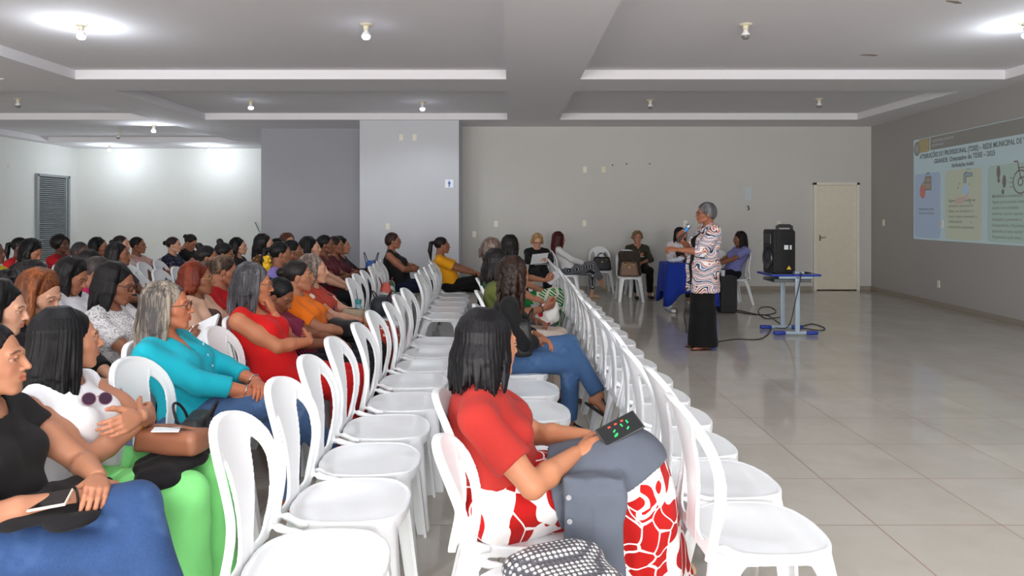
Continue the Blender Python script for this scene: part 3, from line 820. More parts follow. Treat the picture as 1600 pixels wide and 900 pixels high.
    root['_j'] = 0; del root['_j']
    return root, joints
# ------------------------------------------------------------------ the hall
ZC, ZT = 3.25, 3.37
def structure(o): o['kind'] = 'structure'; return o
def paint(name, c, rough=.7, var=.02):
    g = G(name); n1 = g.noise(g.coord(), 1.3, 4, .6); n2 = g.noise(g.coord(), 60, 3)
    lc = lin(c); col = g.mix(n1.outputs['Fac'], tuple(x*(1-var*2) for x in lc), tuple(min(1, x*(1+var*2)) for x in lc))
    g.out(Base__Color=col, Roughness=rough, Specular__IOR__Level=.3); g.bump(n2.outputs['Fac'], .08, .004); return g.m
M_white = paint('white_paint', (226, 228, 224)); M_grey = paint('grey_paint', (200, 199, 196)); M_col = paint('pale_grey_paint', (200, 202, 208))
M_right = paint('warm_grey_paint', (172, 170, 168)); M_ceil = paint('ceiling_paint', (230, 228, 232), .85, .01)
NEAR_E = 2.2
def xr(Y): return 7.18-.0725*(14.1-Y)
def build_room():
    # polished porcelain tiles, 0.60 m, thin brown joints
    g = G('polished_tiles'); tc = g.n('ShaderNodeTexCoord'); sp = g.n('ShaderNodeSeparateXYZ', Vector=tc.outputs['Object'])
    fx = g.math('FRACT', g.math('DIVIDE', g.math('ADD', sp.outputs[0], 600-.551), .6)); fyy = g.math('FRACT', g.math('DIVIDE', g.math('ADD', sp.outputs[1], 600-.392), .6))
    ex = g.math('MINIMUM', fx, g.math('SUBTRACT', 1, fx)); ey = g.math('MINIMUM', fyy, g.math('SUBTRACT', 1, fyy))
    joint = g.math('LESS_THAN', g.math('MINIMUM', ex, ey), .0044)
    ix = g.math('FLOOR', g.math('DIVIDE', g.math('ADD', sp.outputs[0], 600-.551), .6)); iy = g.math('FLOOR', g.math('DIVIDE', g.math('ADD', sp.outputs[1], 600-.392), .6))
    cmb = g.n('ShaderNodeCombineXYZ', X=ix, Y=iy); wn = g.n('ShaderNodeTexWhiteNoise', Vector=cmb.outputs[0])
    n1 = g.noise(tc.outputs['Object'], 2.2, 5, .6); n2 = g.noise(tc.outputs['Object'], 9, 3)
    base = g.ramp(n1.outputs['Fac'], [(.3, lin((184, 178, 168))), (.7, lin((198, 193, 184)))])
    base = g.mix(g.math('MULTIPLY', wn.outputs['Value'], .35), base, lin((178, 172, 162)))
    jc = g.mix(n2.outputs['Fac'], lin((128, 92, 70)), lin((150, 122, 104)))
    col = g.mix(joint, base, jc)
    g.out(Base__Color=col, Roughness=g.mix(joint, (.085,)*3, (.6,)*3), Specular__IOR__Level=.5, IOR=1.5)
    fl = MB(); fl.box((-2.5, 7.2, -.05), (20, 25, .1)); structure(fl.build('floor', g.m))
    # ceiling with its recessed trays
    holes = [(.91, 6.42, 4.8, 9.2), (.91, 6.40, 10.06, 13.07), (-5.64, -.05, 4.8, 9.2), (-5.62, -.05, 10.06, 13.07), (-11.0, -6.55, 10.06, 13.07),
             (-11.0, -6.55, 4.8, 9.2), (-11.1, -6.55, 13.95, 17.05), (.91, 5.9, -.4, 3.94), (-5.64, -.05, -.4, 3.94)]
    xs = sorted({-12.5, 7.5} | {v for h in holes for v in h[:2]}); ys = sorted({-5.3, 19.7} | {v for h in holes for v in h[2:]})
    b = MB()
    for i in range(len(xs)-1):
        for j in range(len(ys)-1):
            mx, my = (xs[i]+xs[i+1])/2, (ys[j]+ys[j+1])/2
            if any(h[0] < mx < h[1] and h[2] < my < h[3] for h in holes): continue
            b.quad((xs[i], ys[j], ZC), (xs[i], ys[j+1], ZC), (xs[i+1], ys[j+1], ZC), (xs[i+1], ys[j], ZC))
    for x0, x1, y0, y1 in holes:
        for p, q in (((x0, y0), (x1, y0)), ((x1, y0), (x1, y1)), ((x1, y1), (x0, y1)), ((x0, y1), (x0, y0))):
            b.quad((*p, ZC), (*q, ZC), (*q, ZT), (*p, ZT))
        b.quad((x0, y0, ZT), (x1, y0, ZT), (x1, y1, ZT), (x0, y1, ZT))
    b.box((-2.5, 7.2, 3.55), (20, 25, .1))
    bmesh.ops.remove_doubles(b.bm, verts=b.bm.verts[:], dist=.0005)
    structure(b.build('ceiling', M_ceil))
    def wall(name, p, q, m, t=.15, z1=3.38, side=1):
        p, q = Vector((*p, 0)), Vector((*q, 0)); d = (q-p).normalized(); n = Vector((-d.y, d.x, 0))*side*t
        b = MB(); pts = [p, q, q+n, p+n]; b.prism([(v.x, v.y) for v in pts], 0, z1); return structure(b.build(name, m))
    wall('wall_back', (-2.79, 14.1), (7.3, 14.1), M_grey)
    b = MB(); b.box((-3.83, 16.6, 1.69), (2.46, 4.38, 3.38)); structure(b.build('wall_recess', paint('lilac_grey_paint', (160, 161, 168))))
    wall('wall_far', (-11.6, 18.7), (-4.9, 18.7), M_white)
    wall('wall_left', (-11.42, -5.2), (-11.42, 18.85), M_white, side=1)
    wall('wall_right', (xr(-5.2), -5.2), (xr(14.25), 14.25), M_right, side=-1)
    b = MB(); b.box(((-2.79-.95)/2, 13.16+.47, ZC/2), (1.84, .94, ZC)); structure(b.build('wall_pillar', M_col))
    # front wall, behind the viewer: three tall openings added for the fill lights
    xs_ = [-11.6, -10.0, -7.0, -5.6, -1.6, -.4, 3.6, 6.2]
    b = MB()
    for i in range(0, 8, 2): b.box(((xs_[i]+xs_[i+1])/2, -5.12, 1.65), (xs_[i+1]-xs_[i], .15, 3.3))
    for i in range(1, 7, 2): b.box(((xs_[i]+xs_[i+1])/2, -5.12, 3.05), (xs_[i+1]-xs_[i], .15, .5))
    structure(b.build('wall_front', M_white))
    mb = paint('skirting', (150, 142, 130), .4)
    b = MB(); b.box(((-.95+6.0)/2, 14.09, .04), (6.95, .024, .08), .003); b.box((7.06, 14.09, .04), (.2, .024, .08), .003); structure(b.build('baseboard_back', mb))
    a, c = Vector((xr(14.1), 14.1, 0)), Vector((xr(-5), -5, 0)); d = (c-a)
    b = MB(); b.box((0, 0, .04), (d.length, .024, .08), .003)
    o = structure(b.build('baseboard_right', mb)); o.location = (a+c)/2+Vector((-.008, 0, 0)); o.rotation_euler = (0, 0, math.atan2(d.y, d.x))
    b = MB(); b.box((-1.87, 13.15, .04), (1.86, .02, .08), .003); structure(b.build('baseboard_pillar', mb))
    # door in the back wall
    dr = empty('door_1', (6.47, 14.1, 0)); dr['kind'] = 'structure'
    cream = plain('cream_door_paint', (222, 216, 198), .5)
    b = MB(); b.box((0, -.02, 1.05), (.80, .03, 2.07), .003); lf = b.build('door_leaf', cream, dr)
    b = MB()
    for s in (-1, 1): b.box((s*.425, -.03, 1.07), (.055, .07, 2.14), .004)
    b.box((0, -.03, 2.115), (.905, .07, .055), .004); b.build('door_frame', plain('white_frame_paint', (226, 223, 212), .5), dr)
    b = MB(); b.box((-.33, -.045, 1.04), (.03, .012, .12), .004); b.tube([(-.33, -.05, 1.05), (-.33, -.085, 1.05), (-.23, -.088, 1.05)], .008, 8); b.build('door_handle', plain('brass_handle', (150, 125, 85), .3, 1.0), lf, smooth=True)
    b = MB(); b.box((0, -.03, .008), (.80, .03, .016)); b.build('door_gap_shade', plain('gap_shade', (20, 16, 14), .9), dr)  # dark strip stands in for the shade under the leaf
    # louvred shutter door in the left wall
    dl = empty('door_2', (-11.41, 17.68, 0)); dl['kind'] = 'structure'
    gm = plain('grey_shutter_paint', (150, 156, 158), .45, .2)
    b = MB()
    for s in (-1, 1): b.box((.02, s*.60, 1.25), (.07, .07, 2.5), .005)
    b.box((.02, 0, 2.47), (.07, 1.26, .06), .005); b.box((.02, .50, 1.22), (.05, .05, 2.44), .004); b.build('shutter_frame', gm, dl)
    b = MB()
    for k in range(48):
        b.box((.022, -.05, .05+k*.05), (.055, 1.03, .008), 0, Matrix.Rotation(rad(42), 3, 'Y'))
    b.build('louvre_blades', gm, dl)
    b = MB(); b.box((-.004, 0, 1.22), (.006, 1.2, 2.44)); b.build('louvre_gap_shade', plain('gap_shade', (70, 76, 78), .9), dl)  # dark sheet stands in for the shade between the blades
# ---------------------------------------------------------------- ceiling lamps
def lamp(px, py, Zc, on, label, Y=None, X=None, e=1.0, spot=False):
    if Y is None: Y = (Zc-CH)*FOC/(HY-py); X = wx(px, Y)
    r = empty('ceiling_lamp', (X, Y, Zc)); tag(r, label, 'lamp', 'ceiling lamps in plain sockets')
    cer = plain('ivory_ceramic', (222, 214, 190), .35)
    b = MB(); b.lathe([(.001, 0), (.062, 0), (.064, -.006), (.055, -.014), (.030, -.020), (.026, -.050), (.029, -.056), (.024, -.060), (.001, -.060)], n=28); b.build('socket', cer, r, smooth=True)
    b = MB(); b.lathe([(.001, -.056), (.020, -.058), (.022, -.070), (.034, -.086), (.041, -.102), (.041, -.112), (.001, -.113)], n=28)
    b.build('bulb_collar', plain('white_bulb_collar', (235, 236, 238), .3), r, smooth=True)
    b = MB(); b.lathe([(.040, -.110), (.041, -.120), (.036, -.136), (.024, -.147), (.001, -.151)], n=28)
    if on:
        g = G('lit_bulb'); g.out(Base__Color=(1, 1, 1), Emission__Color=lin((225, 236, 255)), Emission__Strength=40.0*e)
        b.build('bulb', _mc.setdefault('lit', g.m), r, smooth=True)
        ld = bpy.data.lights.new('bulb_light', 'SPOT' if spot else 'POINT'); ld.energy = (26 if spot else 20)*e; ld.shadow_soft_size = .05; ld.color = (.86, .93, 1.0)
        if spot: ld.spot_size = rad(165); ld.spot_blend = .5
        lo = bpy.data.objects.new('bulb_light', ld); COL.objects.link(lo); lo.parent = r; lo.location = (0, 0, -.24)
    else: b.build('bulb', plain('bulb_glass_unlit', (120, 122, 122), .1), r, smooth=True)
def build_lamps():
    lamp(127, 38, ZT, 1, 'brightest lit ceiling bulb, in the left tray nearest the camera', e=.85)
    lamp(572, 38, ZT, 1, 'lit ceiling bulb in the near left tray, straight above the empty chair rows', spot=True)
    lamp(1165, 38, ZT, 0, 'unlit white ceiling bulb in the near right tray')
    lamp(1604, 36, ZT, 1, 'lit ceiling bulb cut by the right edge of the photo, past the slide', e=.8)
    lamp(392, 157, ZT, 1, 'lit ceiling bulb of the second left tray, left of the pillar bulb', spot=True)
    lamp(660, 159, ZT, 1, 'lit ceiling bulb in the second tray, just in front of the grey pillar', spot=True)
    lamp(1016, 156, ZT, 0, 'unlit ceiling bulb in the far right tray, the left one of two')
    lamp(1280, 154, ZT, 0, 'unlit ceiling bulb in the far right tray, the right one nearer the door')
    lamp(28, 154, ZT, 0, 'unlit ceiling bulb at the far left edge of the hall')
    lamp(240, 195, ZC, 1, 'lit ceiling bulb on the flat strip before the far left tray', e=.9)
    lamp(185, 207, ZT, 0, 'unlit ceiling bulb inside the farthest left tray')
    lamp(171, 227, ZC, 1, 'lit ceiling bulb beside the far white wall, the left one near the corner', e=1.2)
    for y_, nm in ((2.4, 'first'), (-1.6, 'second')):  # unseen rows, added as fill from above in place of bounced flash
        for x_, nn in ((-4.23, 'leftmost'), (-1.42, 'middle left'), (2.3, 'middle right'), (5.0, 'rightmost')):
            lamp(0, 0, ZT if -.4 < y_ < 3.94 else ZC, 1, f'lit {nn} ceiling bulb of the {nm} row above the viewer', Y=y_, X=x_, e=NEAR_E, spot=True)
    lamp(326, 227, ZC, 1, 'lit ceiling bulb beside the far white wall, right of the corner one', e=1.3)
# ---------------------------------------------------------------- small wall fittings
def socket(px, py, wall, label, w=.075, h=.12, c=(226, 222, 205), kind='switch', name='wall_switch'):
    m = plain('ivory_plastic', c, .35)
    if wall == 'back': loc, rz = (wx(px, 14.1), 14.1, wz(py, 14.1)), 0
    elif wall == 'pillar': loc, rz = (wx(px, 13.16), 13.16, wz(py, 13.16)), 0
    elif wall == 'far': loc, rz = (wx(px, 18.7), 18.7, wz(py, 18.7)), 0
    elif wall == 'left':
        Y = -11.42/((px-CX)/FOC); loc, rz = (-11.42, Y, wz(py, Y)), rad(90)
    else:
        t = (px-CX)/FOC; Y = (7.18-1.02225)/(t-.0725); loc, rz = (xr(Y), Y, wz(py, Y)), rad(-90-4.1)
    r = empty(name, loc, rz); tag(r, label, kind)
    b = MB(); b.box((0, -.006, 0), (w, .012, h), .003); pl = b.build('plate', m, r)
    b = MB()
    if name == 'wall_socket':
        for k in (-1, 0, 1): b.box((k*.012, -.013, 0), (.005, .004, .005), .001)
        b.build('contacts', plain('dark_holes', (60, 60, 60), .6), pl)
    else: b.box((0, -.014, 0), (w*.34, .008, h*.34), .002); b.build('rocker', m, pl)
    return r
def build_fittings():
    socket(627, 215, 'pillar', 'white blank plate high on the pale pillar, the left of two'); socket(648, 215, 'pillar', 'ivory blank plate high on the pale pillar, the right of two')
    socket(606, 354, 'pillar', 'ivory wall switch on the pale pillar above the woman with crossed arms')
    socket(914, 265, 'back', 'ivory plate high on the back wall, the left of two'); socket(943, 265, 'back', 'yellowish plate high on the back wall, the right of two', c=(222, 216, 185))
    socket(775, 350, 'back', 'ivory switch on the back wall left of the blonde woman'); socket(741, 366, 'back', 'lower ivory socket on the back wall next to the pillar', name='wall_socket', kind='socket')
    socket(913, 349, 'back', 'ivory switch on the back wall above the empty chair with a black bag')
    socket(1071, 349, 'back', 'white wall socket with a plug and cord behind the microphone', name='wall_socket', kind='socket', c=(236, 236, 232))
    socket(1217, 350, 'back', 'ivory plate on the back wall just above the black loudspeaker')
    socket(240, 379, 'far', 'pale socket on the far white wall behind the seated women', .12, .09, (232, 228, 214), name='wall_socket', kind='socket')
    socket(14, 259, 'left', 'small white plate high on the left white wall')
    socket(1467, 444, 'right', 'white socket low on the right wall under the projection', name='wall_socket', kind='socket'); socket(1381, 348, 'right', 'small plate on the right wall left of the projection')
    socket(1472, 350, 'right', 'white socket inside the blue card of the projection', name='wall_socket', kind='socket', c=(236, 236, 232))
    # restroom pictogram
    X, Y, Z = wx(702, 13.15), 13.152, wz(287, 13.15)
    r = empty('restroom_sign', (X, Y, Z)); tag(r, 'white square sign with a blue standing man pictogram on the pillar', 'sign')
    b = MB(); b.box((0, -.002, 0), (.155, .006, .155), .001); b.build('plate', plain('sign_white', (232, 238, 250), .4), r)
    b = MB(); Mx = Matrix.Rotation(rad(90), 4, 'X')
    b.lathe([(.001, .0), (.010, .0), (.010, .003), (.001, .003)], (0, -.006, .052), 16, Mx)
    for q in ([(-.019, .036), (.019, .036), (.023, .030), (.023, -.010), (.015, -.010), (.015, .020), (-.015, .020), (-.015, -.010), (-.023, -.010), (-.023, .030)],
              [(-.014, .030), (.014, .030), (.014, -.060), (.002, -.060), (.002, -.012), (-.002, -.012), (-.002, -.060), (-.014, -.060)]):
        b.prism(q, .006, .0085, Mx)
    b.build('pictogram', plain('sign_blue', (70, 110, 190), .5), r)
    # chipped paint / small holes in the back wall
    for px, py, w, h, lb in ((957, 258, .035, .035, 'small black chip in the back wall, leftmost of three'), (979, 256, .035, .045, 'round black chip in the back wall, middle of three'), (1015, 256, .075, .018, 'thin dark scratch in the back wall, rightmost of three')):
        rn = random.Random(px); b = MB(); n = 11
        b.prism([(w*(.6+.4*rn.random())*math.cos(2*math.pi*k/n)*.5, h*(.6+.4*rn.random())*math.sin(2*math.pi*k/n)*.5) for k in range(n)], 0, .002, Matrix.Translation((wx(px, 14.1), 14.1, wz(py, 14.1))) @ Matrix.Rotation(rad(90), 4, 'X'))
        tag(b.build('paint_chip', plain('chip_black', (18, 16, 15), .9)), lb, 'hole')
    X, Z = wx(1168, 14.1), wz(325, 14.1); b = MB(); b.tube([(X, 14.09, Z+.04), (X, 14.05, Z+.03), (X+.01, 14.03, Z-.02), (X-.005, 14.05, Z-.045)], .010, 8)
    tag(b.build('wall_hook', plain('dark_metal', (70, 66, 60), .4, .8), smooth=True), 'small dark metal hook on the back wall left of the speaker', 'hook')
    X, Z = wx(1169, 14.1), wz(303, 14.1); b = MB(); b.box((X, 14.094, Z), (.13, .010, .30), .004); tag(b.build('wall_plate', plain('pale_plate', (196, 205, 208), .5)), 'pale tall rectangular plate on the back wall above the hook', 'plate')
    X, Z = wx(398, 18.6), wz(350, 18.6); b = MB(); b.tube([(X, 18.62, Z+.05), (X+.13, 18.60, Z-.22), (X+.22, 18.62, Z-.22)], .010, 6); tag(b.build('wall_bracket', plain('grey_metal', (110, 116, 116), .4, .6), smooth=True), 'thin grey metal bracket on the far white wall beside the grey wall', 'bracket')
    for px, py, w, h, r_ in ((1358, 86, .30, .09, 10), (1490, 3, .26, .07, 20)):
        Y = (ZT-CH)*FOC/(HY-py); rn = random.Random(px); n = 13; b = MB()
        b.prism([(w*(.55+.45*rn.random())*math.cos(2*math.pi*k/n)*.5, h*(.5+.5*rn.random())*math.sin(2*math.pi*k/n)*.5) for k in range(n)], -.002, .0, Matrix.Translation((wx(px, Y), Y, ZT)) @ Matrix.Rotation(rad(r_), 4, 'Z'))
        tag(b.build('paint_scuff', plain('scuffed_plaster', (150, 138, 128), .9)), 'brownish scuff on the near right ceiling tray' + (' beside the lamp' if px < 1400 else ' at the top photo edge'), 'scuff')
# ---------------------------------------------------------------- projected slide: wall panels whose weak glow stands in for projector light
def slide_glow_mat(name, c, e=.42):
    k = ('s', name, c)
    if k not in _mc:
        g = G(name); g.out(Base__Color=lin((120, 120, 118)), Roughness=.8, Emission__Color=lin(c), Emission__Strength=e); _mc[k] = g.m
    return _mc[k]
def text_mesh(txt, size, align='LEFT', bold=0.0, width=None):
    cu = bpy.data.curves.new('t', 'FONT'); cu.body = txt; cu.size = size; cu.align_x = align; cu.offset = bold; cu.resolution_u = 2; cu.extrude = .0006
    if width: cu.text_boxes[0].width = width; cu.align_x = align
    o = bpy.data.objects.new('t', cu); COL.objects.link(o); bpy.context.view_layer.update()
    me = bpy.data.meshes.new_from_object(o.evaluated_get(bpy.context.evaluated_depsgraph_get())); bpy.data.objects.remove(o); return me
def rrect(x0, y0, x1, y1, r, n=6):
    P = []
    for cx, cy, a in ((x1-r, y1-r, 0), (x0+r, y1-r, 90), (x0+r, y0+r, 180), (x1-r, y0+r, 270)):
        P += [(cx+r*math.cos(rad(a+90*k/n)), cy+r*math.sin(rad(a+90*k/n))) for k in range(n+1)]
    return P
def disc(cx, cy, rx, ry, n=24, rot=0):
    c, s = math.cos(rot), math.sin(rot)
    return [(cx+rx*math.cos(t)*c-ry*math.sin(t)*s, cy+rx*math.cos(t)*s+ry*math.sin(t)*c) for t in [2*math.pi*k/n for k in range(n)]]
def build_slide():
    A = Vector((xr(12.39), 12.39, 0)); B = Vector((xr(8.97), 8.97, 0)); d = (B-A).normalized(); L = (B-A).length
    n = Vector((0, 0, 1)); up = Vector((0, 0, 1)); z = d.cross(up)
    M = Matrix((d, up, z)).transposed().to_4x4()
    r = empty('projected_slide'); r.matrix_world = Matrix.Translation(A+Vector((0, 0, 1.075))+z*.003) @ M
    tag(r, 'projected presentation slide with three coloured cards on the right wall', 'slide')
    H = 1.72
    def pc(name, polys, c, z0, lab=None, e=.42):
        b = MB()
        for p in (polys if isinstance(polys[0][0], (tuple, list)) else [polys]): b.prism(p, z0, z0+.0015)
        o = b.build(name, slide_glow_mat(name, c, e), r)
        if lab: o['label'] = lab
        return o
    def ln(pts, w):      # outline stroke as thin quads
        out = []
        for (x0, y0), (x1, y1) in zip(pts, pts[1:]):
            dx, dy = x1-x0, y1-y0; l = math.hypot(dx, dy)+1e-9; nx, ny = -dy/l*w/2, dx/l*w/2
            out.append([(x0+nx, y0+ny), (x1+nx, y1+ny), (x1-nx, y1-ny), (x0-nx, y0-ny)])
        return out
    pc('slide_background', rrect(0, 0, L, H, .005), (160, 184, 190), 0)
    pc('header_band', rrect(.20, H-.225, L, H-.01, .004), (96, 94, 90), .002, 'grey header strip')
    pc('header_logo', rrect(.17, H-.24, .52, H-.02, .01), (140, 124, 72), .004, 'yellow box in the header')
    pc('emblem', disc(.13, H-.16, .105, .125), (92, 92, 86), .006, 'round dark emblem'); pc('emblem_ring', disc(.13, H-.16, .072, .088), (120, 124, 112), .008)
    pc('header_divider', rrect(.545, H-.235, .565, H-.02, .004), (176, 186, 180), .004)
    cards = [(.04, .88, (138, 158, 186)), (1.02, 2.02, (166, 174, 152)), (2.16, L-.05, (142, 170, 160))]
    for i, (x0, x1, c) in enumerate(cards): pc('card', rrect(x0, .03, x1, 1.12, .08), c, .002, ['blue card with apple and bag', 'yellow card with tap and hand', 'green card with footprints and wheelchair'][i])
    dk = slide_glow_mat('slide_text', (48, 56, 62), .35); br = slide_glow_mat('slide_text_small', (92, 98, 92), .35)
    def tx(s, x, y, size, al='LEFT', m=dk, bold=.0, sx=1.0, fit=None):
        o = link('slide_text', text_mesh(s, size, al, bold), m, r, (x, y, .0045)); o.scale = (fit/max(1e-3, max(v.co.x for v in o.data.vertices)) if fit else sx, 1, 1)
    tx('ATRIBUIÇÕES DO PROFISSIONAL (TDEE) – REDE MUNICIPAL DE VÁRZEA', .22, H-.345, .108, bold=.0028, fit=L-.34)
    tx('GRANDE. Orientativo do TDEE – 2025', L/2-.2, H-.455, .104, 'CENTER', bold=.0024, sx=.98); tx('Atribuições inclui:', L/2-.2, H-.555, .088, 'CENTER', bold=.0022, sx=.95)
    tx('SECRETARIA MUNICIPAL', .62, H-.10, .055, m=slide_glow_mat('header_text', (150, 158, 158)), sx=1.1); tx('DE EDUCAÇÃO', .62, H-.17, .05, m=slide_glow_mat('header_text', (150, 158, 158)))
    tx('Alimentação: Apoio', .18, .50, .062, m=br, bold=.0006); tx('durante as refeições', .18, .43, .062, m=br)
    for k, s in enumerate(('Higiene Pessoal: Auxílio em', 'atividades como troca de', 'fraldas, uso do banheiro e', 'asseio, sempre respeitando a', 'individualidade            e', 'incentivando a autonomia;')):
        tx(s, 1.12, .62-k*.082, .066, m=br, bold=.0008 if k == 0 else 0)
    for k, s in enumerate(('Mobilidade e Locomoção:', 'Ajuda na locomoção dentro da', 'escola e em atividades', 'externas, usando suporte', 'adequado, e promover a', 'independência. Dispositivos', 'apoiando a rotina escolar', 'frequentados pelo aluno,')):
        tx(s, 2.27, .66-k*.082, .066, m=br, bold=.0008 if k == 0 else 0)
    ol = (52, 44, 48)
    # apple and lunch bag
    pc('apple', disc(.32, .82, .095, .12), (168, 84, 66), .006); pc('apple_leaf', disc(.35, .955, .05, .02, rot=.5), (90, 120, 80), .008)
    pc('lunch_bag', rrect(.40, .84, .60, 1.06, .03), (134, 120, 96), .005); pc('bag_stroke', ln([(.40, .84), (.40, 1.05), (.60, 1.05), (.60, .84), (.40, .84)], .012)+ln([(.45, 1.05), (.46, 1.12), (.54, 1.12), (.55, 1.05)], .014)+ln([(.41, .96), (.59, .96)], .010), ol, .008)
    # tap, water and hand
    pc('tap', [[(1.58, 1.00), (1.78, 1.00), (1.78, 1.05), (1.70, 1.05), (1.64, 1.07), (1.58, 1.06)], [(1.56, .90), (1.62, .90), (1.62, 1.06), (1.56, 1.04)], [(1.63, 1.10), (1.75, 1.10), (1.75, 1.12), (1.63, 1.12)]], (120, 140, 158), .006)
    pc('tap_stroke', ln([(1.56, .90), (1.56, 1.04), (1.62, 1.07), (1.70, 1.05), (1.78, 1.05), (1.78, 1.0), (1.62, 1.0), (1.62, .90)], .010), ol, .008)
    pc('water', disc(1.60, .80, .085, .075), (140, 176, 204), .006); pc('hand', [(1.32, .66), (1.46, .70), (1.60, .70), (1.70, .77), (1.66, .68), (1.54, .60), (1.34, .58)], (176, 148, 140), .008)
    pc('bubbles', [disc(1.40, .84, .018, .022), disc(1.44, .90, .014, .016), disc(1.70, .88, .014, .016), disc(1.72, .60, .018, .022)], (110, 130, 150), .006)
    # footprints and wheelchair
    pc('footprints', [disc(2.42, 1.02, .042, .09), disc(2.425, .90, .030, .035), disc(2.55, .88, .042, .09), disc(2.52, .74, .030, .035)], (70, 58, 60), .006)
    ring = lambda cx, cy, R_, w: ln([(cx+R_*math.cos(t), cy+R_*math.sin(t)) for t in [2*math.pi*k/28 for k in range(29)]], w)
    pc('wheelchair', ring(2.90, .86, .155, .022)+ring(2.90, .86, .05, .02)+ring(3.14, .76, .05, .018)+ln([(2.76, 1.14), (2.84, 1.14), (2.90, .92), (3.08, .92), (3.14, .78)], .022)+ln([(2.85, 1.05), (3.06, 1.05)], .018), (78, 62, 62), .006)
    pc('motion_lines', ln([(2.68, .92), (2.73, .92)], .012)+ln([(2.67, .86), (2.72, .86)], .012)+ln([(2.68, .80), (2.73, .80)], .012), (78, 62, 62), .006)
# ------------------------------------------------------------------ things
BLACK = plain('black_leather', (22, 20, 21), .45); GOLD = plain('gold_metal', (205, 165, 90), .25, 1.0); PAPER = plain('white_paper', (232, 234, 238), .7)
def sdf_obj(name, prims, h, mat, parent=None, loc=None, rot=None, off=0.0, disp=None, cuts=(), planes=()):
    lo, hi = bounds(prims, off+.01); F = Field(lo, hi, h)
    for p in prims: F.add(p, off)
    if disp: F.disp(disp)
    for c in cuts: F.cut(c)
    for pt, n in planes: F.plane(pt, n)
    v, f = F.mesh(); return link(name, mesh_np(name, v, f), mat, parent, loc, rot)
def handbag(name, loc, rz, w, d, hh, c, label, cat='bag', handles=True, group=None, metal=True, soft=.006, matl=None, tilt=0):
    r = empty(name, loc, rz); r.rotation_euler = (0, tilt, rz); tag(r, label, cat, group)
    m = matl or plain('bag_leather', c, .5)
    P = [box((0, 0, hh*.5), (d*.5, w*.5, hh*.5), min(d, hh)*.30, .55 if hh > d else .9)]
    sdf_obj('bag_body', P, .006, m, r, disp=folds(soft*.5, .8, w*10))
    if handles:
        hm = plain('bag_strap', tuple(int(x*.55) for x in c), .5)
        for s in (-1, 1):
            b = MB(); b.tube([(s*d*(.28+.22*math.sin(t)), -w*.22*math.cos(t), hh*(.80+.46*math.sin(t)**.7)) for t in [math.pi*k/16 for k in range(17)]], .006, 8)
            b.build('handle', hm, r, smooth=True)
    if name == 'purse':
        b = MB(); b.tube([(-d*.1, -w*.46, hh*.93), (-d*.08, -w*.2, hh*1.04), (-d*.08, w*.2, hh*1.04), (-d*.1, w*.46, hh*.93)], .004, 8); b.build('zip', plain('dark_seam', (70, 44, 34), .5), r, smooth=True)
        b = MB(); b.box((d*.30, 0, hh*.80), (d*.42, w*.80, .010), .004, Matrix.Rotation(rad(28), 3, 'Y')); b.build('flap', plain('purse_flap', tuple(min(255, int(x*1.18)) for x in c), .45), r)
    if metal:
        b = MB(); b.box((d*.44, 0, hh*.62), (.008, .03, .022), .003)
        for s in (-1, 1): b.lathe([(.001, -.003), (.010, 0), (.001, .003)], (d*.38, s*w*.22, hh*.80), 12, Matrix.Rotation(rad(90), 4, 'Y'))
        b.build('buckle', GOLD, r, smooth=True)
    return r
def phone(loc, rot, label, case=(60, 58, 60), scr=(24, 28, 30), lit=False):
    r = empty('phone', loc); r.rotation_euler = rot; tag(r, label, 'phone')
    b = MB(); b.box((0, 0, 0), (.155, .076, .009), .0042); cs = b.build('case', plain('phone_case', case, .4), r)
    b = MB(); b.box((0, 0, .0046), (.146, .068, .0012), .0005); b.build('screen', plain('phone_glass', scr, .08), cs)
    if lit:
        rn = random.Random(4); g1 = MB(); g2 = MB()
        for k in range(8):
            g1.box((-.04+rn.random()*.08, -.02+rn.random()*.036, .0055), (.012, .005, .0006), 0, rn.random()*2)
        for k in range(3): g2.box((-.03+k*.025, .02, .0055), (.010, .006, .0006))
        g1.build('green_text', plain('screen_green', (30, 170, 90), .4, emis=(30, 190, 100), es=.7), r); g2.build('red_text', plain('screen_red', (210, 60, 40), .4, emis=(230, 60, 40), es=.7), r)
    return r
def notebook(loc, rot, label, w=.21, d=.29, t=.012, name='notebook'):
    r = empty(name, loc); r.rotation_euler = rot; tag(r, label, 'notebook')
    b = MB(); b.box((0, 0, 0), (w, d, t), .001); b.build('pages', PAPER, r)
    b = MB(); b.box((0, 0, -t/2-.001), (w*1.02, d*1.01, .002), .0005); b.build('cover', plain('notebook_cover', (150, 120, 122), .6), r)
    b = MB()
    for k in range(14): b.lathe([(.001, -.0008), (.006, 0), (.001, .0008)], (-w/2, -d/2+d*(k+.5)/14, 0), 8, Matrix.Rotation(rad(90), 4, 'X'))
    b.build('spiral', plain('grey_metal', (110, 116, 116), .4, .6), r)
    return r
def local(root, p):
    z = root.rotation_euler.z; c, s = math.cos(z), math.sin(z)
    return (root.location.x+p[0]*c-p[1]*s, root.location.y+p[0]*s+p[1]*c, root.location.z+p[2])
